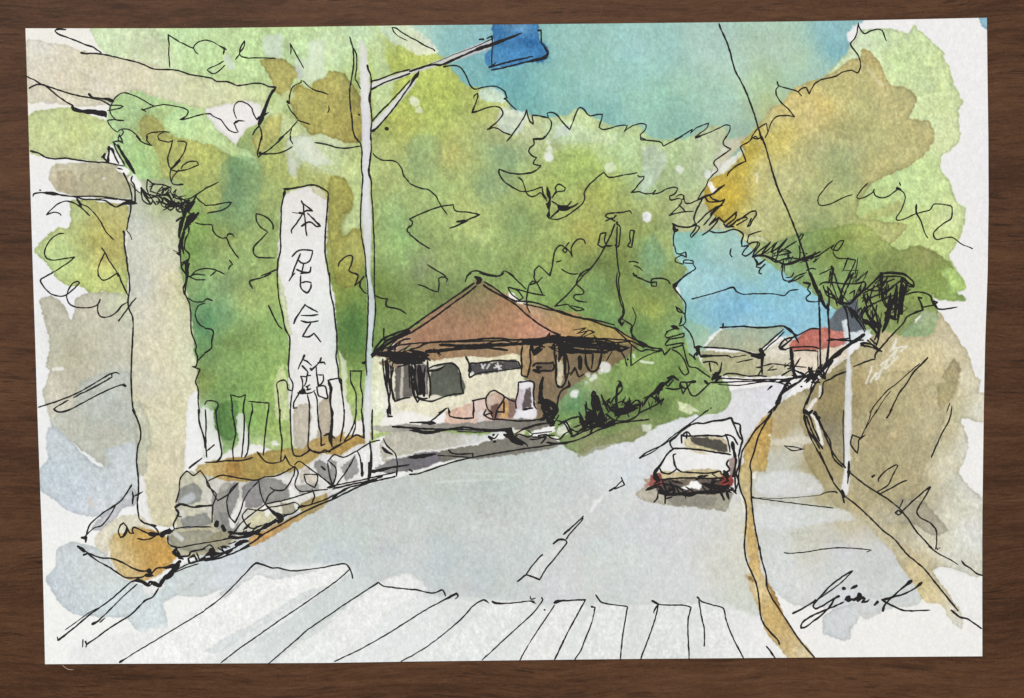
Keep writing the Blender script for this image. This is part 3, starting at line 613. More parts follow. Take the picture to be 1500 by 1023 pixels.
W('right_tree/olive_leaves', '1262,72 1275,77 1287,92 1296,112 1303,124 1314,128 1330,130 1342,145 1338,160 1331,174 1350,177 1362,178 1370,200 1366,212 1352,228 1336,240 1325,247 1300,257 1280,267 1268,280 1256,300 1258,320 1330,330 1300,362 1230,400 1150,372 1120,352 1085,342 1058,325 1040,312 1029,292 1038,266 1064,250 1090,222 1085,208 1105,190 1116,178 1130,156 1144,152 1165,127 1208,112 1235,94 1242,88 1258,85', '1260,115,AAA76A 1290,110,BFA567 1272,90,C0A062 1240,95,C0A468 1270,160,AEA96D 1320,150,B5A86D 1342,205,B0A96A 1355,210,BBA66C 1200,150,CDAB63 1180,170,D0B172 1220,130,B5AA68 1140,200,CAAF56 1150,150,D2B06A 1120,160,C0B478 1100,220,C8A33D 1080,240,C19B39 1060,280,C59B3B 1075,300,BD9534 1045,290,BE8D31 1060,310,BB9130 1120,245,BAAF6F 1150,260,AEAC75 1200,220,B2AC71 1250,220,AAA871 1130,300,B0B070 1110,330,AEB277 1180,310,9AA96B 1200,342,7B9858 1240,262,8EA166 1230,240,93A468 1280,250,AFA164 1160,340,A5AD63 1230,300,9CAC63 1280,310,A3AA5D', edge=.1)
W(None, '1268,95 1276,102 1285,115 1298,126 1290,128 1280,118 1270,104', 'C9BC86', a=.8, edge=.02)
W(None, '1300,300 1320,296 1318,310 1285,320 1262,322 1270,312', 'ABA35C', a=.45, soft=2, edge=.05)
S(1225,230,30,14,'86A068',.35); S(1195,340,18,22,'6A9052',.45); S(1060,285,20,20,'C8982C',.45); S(1250,190,40,24,'A6A05C',.35)
W('right_tree/dark_leaves', '1090,352 1130,356 1172,342 1230,330 1270,330 1290,350 1318,366 1340,361 1362,366 1384,378 1395,392 1400,425 1414,437 1405,441 1372,438 1366,434 1374,458 1368,463 1350,460 1322,490 1292,496 1258,480 1236,462 1205,440 1178,420 1140,396 1116,380', '1110,362,B2B77A 1130,370,93AA63 1180,370,7E9C56 1160,385,7BA06A 1220,370,85993F 1240,400,7A9C5D 1300,390,7B8D49 1360,383,8D9152 1350,420,7F9C4B 1390,425,8BAC59 1320,440,84964B 1290,440,7C9150 1340,470,87965D 1200,410,85A660 1270,340,A3AE5B 1250,450,87A25B 1370,410,869A48 1150,400,8DB27C', edge=.07, soft=1.2)
W('right_tree/light_leaves', '1378,398 1392,392 1412,414 1412,424 1398,428 1388,418', 'A9C86C', edge=.08)
W('right_tree/dark_leaves', '1320,497 1325,480 1345,470 1352,454 1370,460 1382,476 1378,490 1365,500 1342,501', '1345,490,84A26E 1360,470,A3B084 1372,485,87A46E', edge=.06)
W('dark_shrub', '1214,482 1226,455 1238,442 1252,438 1264,475 1264,486 1238,488', '1240,470,5F6770 1225,475,6A7278 1255,460,565E66', edge=.04)
W('paper', '1234,470 1242,468 1244,488 1275,482 1262,500 1236,500', 'D5DEE2', a=.9, edge=.02, pig=.2)
# bank on the right
W('bank', '1374,456 1384,470 1402,494 1420,526 1430,552 1436,558 1431,574 1440,578 1446,600 1444,616 1428,618 1412,612 1408,616 1416,636 1419,655 1412,672 1404,690 1412,704 1424,718 1440,732 1442,800 1440,838 1424,845 1408,840 1385,830 1366,836 1392,872 1404,890 1408,902 1390,892 1370,880 1350,860 1330,840 1300,812 1270,782 1240,762 1200,732 1185,700 1150,600 1180,572 1222,540 1262,505 1286,484 1322,492 1365,490', '1290,530,C8B88C 1340,520,D1C292 1390,500,CFC29C 1410,560,D2CAAE 1432,600,D8D5C3 1390,560,CBBB8E 1380,620,BEB58D 1300,600,B4A679 1300,560,C9B88A 1260,560,AE9D6E 1230,590,9B895A 1220,620,908362 1245,640,B6A982 1350,560,BDAB7E 1350,650,B6AA83 1300,680,B0A378 1395,680,D5D0B3 1405,740,D6D4C0 1405,800,D7D7C9 1370,780,CFCBB2 1330,700,B5A881 1320,740,A4997A 1270,720,AA9F79 1240,740,B6A67B 1290,765,C8BD9A 1430,700,DADACF 1430,780,DADBD4 1350,830,CBBB90 1430,660,E0E0D8', edge=.08)
W(None, '1396,526 1405,534 1406,552 1399,576 1390,596 1380,625 1366,658 1352,690 1343,722 1322,742 1282,726 1262,700 1246,672 1258,600 1262,562 1300,546 1342,542 1362,560 1380,550', '1300,600,B2A476 1370,600,B5A880 1300,690,ADA074 1340,680,B3A67C', a=.5, edge=.12, soft=1.1)
W(None, '1372,562 1384,540 1396,526 1405,540 1400,566 1388,590 1378,600 1372,582', 'A6976C', a=.75, edge=.1)
W(None, '1350,545 1372,548 1382,560 1366,562 1352,562', 'CDBE94', a=.6, edge=.03)
W('bank', '1303,750 1320,730 1350,735 1362,745 1378,760 1387,775 1375,784 1360,782 1342,768 1320,766 1296,766', '1320,740,A29A80 1350,755,A69E86 1375,775,ADA792 1305,762,C4BBA0', edge=.07, a=.95)
W(None, '1205,562 1236,540 1240,560 1240,700 1226,692 1210,652 1190,622 1196,600', '1220,600,97865A 1215,640,8C8368 1230,680,A69974', a=.8, edge=.05, soft=1.4)
S(1215,625,12,18,'857C66',.45)
W('paper', '1365,836 1385,830 1420,842 1438,852 1438,905 1412,902 1396,872', 'EAEAE7', edge=.02, pig=.1)
# pavement and its kerb
W('pavement', '1138,592 1180,576 1196,610 1220,680 1240,735 1290,790 1330,840 1350,868 1340,885 1300,892 1268,905 1220,890 1160,884 1112,842 1102,770 1096,690 1112,640', '1160,610,B1A176 1140,630,B8A474 1170,645,CBC8BA 1150,675,C1C2B7 1190,690,AA9B6F 1160,710,D0D1CE 1150,735,C4C4B4 1150,770,D1D4D3 1180,790,CBCBBA 1220,725,B6A87E 1240,755,C5B990 1220,780,CBCDC7 1230,820,D1D5D2 1150,840,D7DAD9 1290,830,C7CDC8 1310,862,D1D5D1 1230,870,D0D5D3', edge=.03, soft=1.4)
W('pavement', '1172,600 1195,604 1206,640 1236,690 1242,748 1226,742 1196,702 1176,664 1180,640 1170,612', '1185,620,A79668 1200,680,A99868 1230,735,B5A67E', edge=.06, a=.9)
W(None, '1122,645 1160,640 1188,640 1188,650 1130,652', 'D8D3C0', a=.9, edge=.03, soft=1.3)
W(None, '1112,695 1160,690 1190,696 1206,712 1200,724 1160,726 1108,724', 'D5D6D4', a=.9, edge=.02, soft=1.5)
W(None, '1105,742 1180,740 1235,746 1250,760 1200,768 1150,775 1110,770', 'D8DBDA', a=.7, edge=.02, soft=2)
W(None, '1160,780 1200,775 1235,780 1240,792 1200,796 1165,790', 'C6C5B2', a=.6, edge=.03, soft=1.5)
W('paper', '1118,666 1128,672 1118,678', 'E6E4DC', edge=0, a=.8); W('paper', '1102,692 1108,694 1106,702 1101,700', 'ECEAE2', edge=0)
W('pavement', '1204,906 1225,890 1256,884 1259,905 1246,922 1244,936 1226,937 1206,926', 'CDD3D2', edge=.06)
W('pavement', '1256,872 1300,870 1338,862 1338,872 1310,884 1290,892 1262,900', 'CFD4D2', a=.8, edge=.04)
W('bank', '1304,798 1330,800 1346,820 1370,855 1396,880 1409,904 1406,919 1390,906 1376,884 1356,882 1346,870 1332,845 1312,820', '1315,810,C5BB98 1330,830,CBB688 1350,860,D8C38F 1365,878,E2CE9B 1395,892,DED7C0 1402,912,D9D8CC', edge=.06)
W('kerb', '1122,606 1130,612 1128,650 1119,690 1106,690 1100,700 1103,760 1108,790 1113,830 1121,850 1141,882 1150,905 1166,930 1197,966 1156,966 1141,948 1130,936 1118,916 1108,886 1095,856 1092,842 1099,836 1090,800 1090,760 1092,740 1080,700 1086,680 1093,650 1106,626', '1120,640,C59B53 1115,672,C8A056 1095,690,C5AD76 1085,705,CDBB8C 1098,760,CBA662 1105,830,D1A968 1100,860,DDC89C 1112,880,D9BF8A 1125,890,C9A25E 1135,915,CBA767 1160,945,CDAE78 1180,958,E0CDA4 1095,722,CDB57E 1150,930,C7A466', edge=.06)
W(None, '1072,740 1090,738 1096,842 1082,832 1066,800', 'D6D4C2', a=.6, edge=0, soft=5)
W(None, '1094,842 1104,848 1102,854 1095,850', '8E6A40', a=.9, edge=.03); W(None, '1121,848 1134,868 1144,888 1148,906 1139,892 1128,872', 'A77C45', a=.85, edge=.05)
# car
W('car/shadow', '932,725 945,714 962,716 1060,720 1074,724 1062,751 1046,746 1000,742 960,738 940,733', '950,725,BCB5A2 1000,732,A29E8A 1050,735,A8A490', edge=.07)
W(None, '970,724 1050,727 1046,742 990,741', '88847A', a=.7, edge=.03)
W('car/shadow', '944,702 956,700 962,716 948,716', 'BBA78E', edge=.05)
W('car', '985,655 1010,621 1050,615 1070,611 1083,620 1088,645 1083,668 1081,700 1076,714 960,714 955,696 974,672', '1030,672,EAEAE8 1040,625,E6E6E4 1070,650,E4E4E2 990,660,E2E2E0', edge=.02, pig=.15)
W('car/boot_trim', '968,690 1000,690 1030,687 1062,690 1056,703 965,703', 'CBBB8E', edge=.04)
W('car/rear_window', '1002,645 1015,639 1060,640 1066,655 1066,663 1045,660 1020,660 1005,655', 'CBBE97', edge=.04)
W('car/rear_window', '1012,641 1030,640 1055,644 1066,655 1062,662 1040,656 1018,650', '55514A', edge=.04)
W(None, '1010,660 1030,661 1040,664 1020,664', 'C9B98A', a=.8, edge=.03)
W('car/side', '1066,673 1078,664 1079,690 1068,697', 'A58F87', edge=.04)
W('car/bumper', '965,703 1000,702 1050,703 1062,700 1067,716 1060,722 1000,725 968,723 960,716', '980,712,564C48 1030,720,635B56 1055,712,5A4A46 1010,704,8A7A66', edge=.04)
W('car/tail_light', '953,698 965,694 973,708 963,716 952,713', '960,703,A04A44 970,708,7A3632 955,712,A8665E', edge=.05)
W('car/tail_light', '1056,697 1071,694 1074,705 1066,713 1055,710', '1066,700,AE463F 1060,708,74332F', edge=.05)
B(None, '945,712 958,706', 4, 'B0635A', .7, soft=1.5)
W('car/licence_plate', '1000,713 1008,711 1012,706 1024,708 1028,714 1020,718 1010,717 1004,721', 'F2F2F0', edge=0, pig=.05)
B('paper', '974,670 980,684', 9, 'E8E8E8', .8, soft=2)
W('paper', '940,623 955,624 952,634 942,632', 'DFE3D6', a=.8, edge=.02)
# street lamp painted in pale gouache over the trees
W('street_lamp/pole', '526,62 535,66 540,100 541,140 543,200 542,260 544,330 543,400 549,440 548,470 545,520 542,652 535,652 533,600 537,520 539,460 536,400 533,360 530,300 531,240 530,180 528,130', '532,80,D6DACB 535,120,E0E0DD 536,200,D9D8DD 536,300,D8DADA 538,380,D3D7D6 544,440,D0DADF 541,520,D0D9DE 538,620,DFE1E0', edge=.03, pig=.2, warp=.6)
W('street_lamp/arm', '543,123 580,110 640,90 700,66 745,53 722,70 660,92 600,110 545,131', '560,120,DADAD6 640,92,C8CBC0 700,70,C6C3C6', edge=.03, pig=.2, warp=.6)
W('street_lamp/arm', '546,182 570,155 600,122 611,112 607,124 582,154 548,191', 'D9DAD8', edge=.03, pig=.2, warp=.6)
W('street_lamp/lamp_head', '722,36 786,34 790,55 803,70 801,88 770,93 727,101 712,95 711,82 724,66', '740,46,3A76A8 760,44,6E9FC3 770,60,2D73B4 790,52,3A7DB6 745,78,4C93C7 780,75,3D88C3 725,85,478CC0 800,76,3872A8 735,55,2F6FA8', edge=.07)
S(758,44,14,5,'7FA9C9',.45); S(775,62,16,7,'1F5C9C',.6); S(742,72,16,6,'2B6BA8',.45); S(795,82,8,8,'275F98',.5); S(718,92,5,7,'3A7CB0',.5); S(735,50,8,6,'2C68A4',.5); S(770,80,24,8,'4690CA',.35); S(727,90,6,5,'8DB9CE',.5)
# white posts and rail on the right
W('white_post', '1236,470 1241,471 1243,520 1247,545 1247,600 1245,660 1243,720 1236,723 1232,718 1236,690 1236,640 1238,560 1240,520 1238,490', '1240,490,DDE4E6 1243,560,D6D8D8 1241,640,DCDCDC 1238,710,E4E4E2', edge=.03, pig=.2, warp=.7)
B('guard_rail', '1226,528 1212,538 1202,550', 4.5, 'E9E7E4', .95); B('guard_rail', '1194,585 1184,600 1196,616 1204,650', 5, 'E9E6E2', .9); B('guard_rail', '1200,566 1200,580', 4, 'E6E4E0', .8)
for p in ('1268,562 1274,548 1276,538', '1274,560 1284,546 1282,556', '1284,556 1290,548', '1290,535 1300,526 1296,536', '1300,528 1312,512 1308,524', '1296,540 1306,532 1314,522', '1304,515 1312,496 1308,512', '1310,510 1328,506 1318,514', '1286,548 1294,538'):
    B('pale_grass', p, 2.6, 'E8E6DA', .85, soft=.9)
# spots of opaque white
for x, y, w, a in ((947.5,318,14,.97),(948,319,13,.9),(805,220,10,.6),(804,230,13,.85),(803,210,7,.4),(608,150,13,.6),(614,162,10,.5),(604,146,8,.4),(893,246,16,.45),(996,248,12,.75),(1036,255,11,.75),(1042,275,8,.9),(1048,277,4,.8),(887,538,16,.8),(880,544,8,.6),(841,577,11,.9),(845,574,6,.7),
                   (870,552,9,.7),(860,549,8,.65),(866,556,6,.7),(858,560,5,.5),(1107,256,4,.7),(200,82,5,.8),(152,262,4,.7),(402,649,8,.8),(1127,638,4,.9),(98,240,4,.4)):
    B(None, '%g,%g' % (x, y), w, 'E9ECE8', a, soft=1.3, warp=1.2)
B(None, '1058,250 1066,240 1074,234', 9, 'DEDFD4', .85, soft=2); B(None, '1109,258 1108,266', 4, 'E0D3A0', .7); B(None, '1040,270 1044,280', 7, 'F0EEE8', .9)
B(None, '176,247 186,252', 9, 'EEEDEA', .95); B(None, '192,262 202,272', 8, 'ECECE8', .95); B(None, '163,228 160,232', 6, 'EEEDE8', .9)
B('paper', '196,258 203,268 206,278', 7, 'EBEBE6', .9); B(None, '1280,40 1284,52', 1, 'EEEEEE', .01)
B(None, '600,62 612,68', 8, 'D5DDC0', .6, soft=3); B(None, '870,735 880,730', 4, 'E0E2E0', .6)
B(None, '270,735 280,728', 12, 'BFC5C9', .8, soft=2.5); B(None, '266,750 268,756', 7, 'D2D3CF', .8, soft=2); B(None, '258,782 266,790', 7, 'C9CBC6', .9, soft=1.5)
B(None, '475,672 480,676', 8, 'D9DCDD', .9, soft=1.5); B(None, '560,650 580,668', 3, 'EEEEEE', .5)

for a in ((590,430,40,22,'64803F',.4,0),(660,420,44,18,'6C8448',.4,0),(760,400,50,16,'7C9A52',.3,0),(880,420,40,34,'6A9050',.35,0),(830,445,50,16,'6C9048',.35,0),(520,500,18,50,'4A7838',.4,0),(340,600,30,40,'639546',.35,0),(370,520,40,40,'7CA052',.3,0),(960,500,30,30,'6A9048',.35,0),(300,450,12,60,'5E9A60',.35,0),(580,380,30,30,'7E9E5C',.3,0),(920,380,24,40,'74883F',.35,0),(1210,370,50,20,'74904A',.4,0),(1310,410,50,20,'74894A',.35,0)):
    S(*a)
for k, (names, n, r0, r1, am, sd) in enumerate(((['woodland'], 520, 8, 34, .055, 3), (['hedge', 'right_tree/olive_leaves', 'right_tree/dark_leaves'], 190, 6, 26, .05, 4),
        (['right_tree/light_leaves'], 40, 10, 30, .03, 5), (['sky', 'far_hill'], 110, 14, 50, .03, 6), (['road', 'pavement', 'ground_wash'], 130, 12, 60, .014, 7), (['bank'], 110, 6, 26, .045, 8), (['wall', 'stone_gate/column', 'stone_gate/upper_beam'], 70, 8, 26, .025, 9))):
    dabs(names, n, r0, r1, .988, 1.012, am * 0.75, sd)

# the pigments are a little duller than they were picked
lum = (RGB * np.array([.3, .59, .11], np.float32)).sum(-1, keepdims=True)
SATUR = np.full(RGB.shape[:2], 0.86, np.float32)
SATUR[np.isin(LAB, [PARTS.index('sky'), PARTS.index('far_hill')])] = 0.95
RGB[:] = lum + (RGB - lum) * SATUR[..., None]
RGB[:] = np.where(np.isin(LAB, [PARTS.index('road'), PARTS.index('ground_wash'), PARTS.index('pavement')])[..., None], RGB * np.array([.994, 1.0, 1.004], np.float32), RGB)
RGB[:] = np.where(np.isin(LAB, [PARTS.index('sky')])[..., None], RGB * np.array([1.035, 1.0, .965], np.float32), RGB)
def hue_pull(names, k):
    sel = np.isin(LAB, [i for i, p in enumerate(PARTS) if p.split('#')[0] in names])
    m = (RGB[..., 0] + RGB[..., 1]) / 2
    for c in (0, 1):
        RGB[..., c] = np.where(sel, RGB[..., c] + k * (m - RGB[..., c]), RGB[..., c])
hue_pull(('woodland', 'hedge', 'right_tree/dark_leaves'), 0.15)
hue_pull(('right_tree/olive_leaves',), 0.40)
hue_pull(('house/roof', 'house/rear_roof', 'house/eave', 'kerb', 'earth_strip', 'fallen_leaves', 'bank', 'pavement'), 0.12)
def lift(names, k):
    sel = np.isin(LAB, [i for i, p in enumerate(PARTS) if p.split('#')[0] in names]).astype(np.float32)
    t = np.clip((RGB.mean(-1) - 0.34) / 0.22, 0.15, 1) * np.clip((0.86 - RGB.mean(-1)) / 0.12, 0, 1) * sel
    RGB[:] *= 1 + t[..., None] * np.array(k, np.float32)
lift(('stone_gate/column', 'stone_gate/upper_beam'), (.03, .02, -.02))
lift(('woodland',), (.036, .052, .055))
lift(('hedge', 'right_tree/dark_leaves'), (.02, .035, .035))
lift(('right_tree/olive_leaves',), (.062, .072, .11))
lift(('right_tree/light_leaves',), (.04, .028, .025))
# pigment settling in the tooth of the paper
grain = np.random.default_rng(45).normal(0, 1, X.shape).astype(np.float32)
tooth = 0.42 * vnoise(3.2, 5.6, 41) + 0.62 * vnoise(2.1, 2.7, 42) + 0.30 * vnoise(7, 11, 43) + 0.20 * grain
tooth += 0.25 * (np.clip(tooth - 0.45, 0, 2))
cool = vnoise(9, 14, 44, 2)
sat = RGB.max(-1) - RGB.min(-1)
g = 0.014 + 0.088 * PIG * np.clip(0.35 + 1.6 * sat + 0.6 * (0.9 - RGB.mean(-1)), 0.25, 1.1)
g = g * np.where(np.isin(LAB, [PARTS.index(k) for k in ('road', 'sky', 'far_hill', 'pavement', 'crossing')]), 0.68, 1.0)
RGB *= (1 + g * tooth)[..., None]
RGB *= 1 + (0.011 * PIG * cool * np.clip(sat * 4, .25, 1))[..., None] * np.array([0.6, 0.1, -1.4], np.float32)
RGB = np.clip(RGB, 0.02, 0.97)
INK_GAIN = 0.97
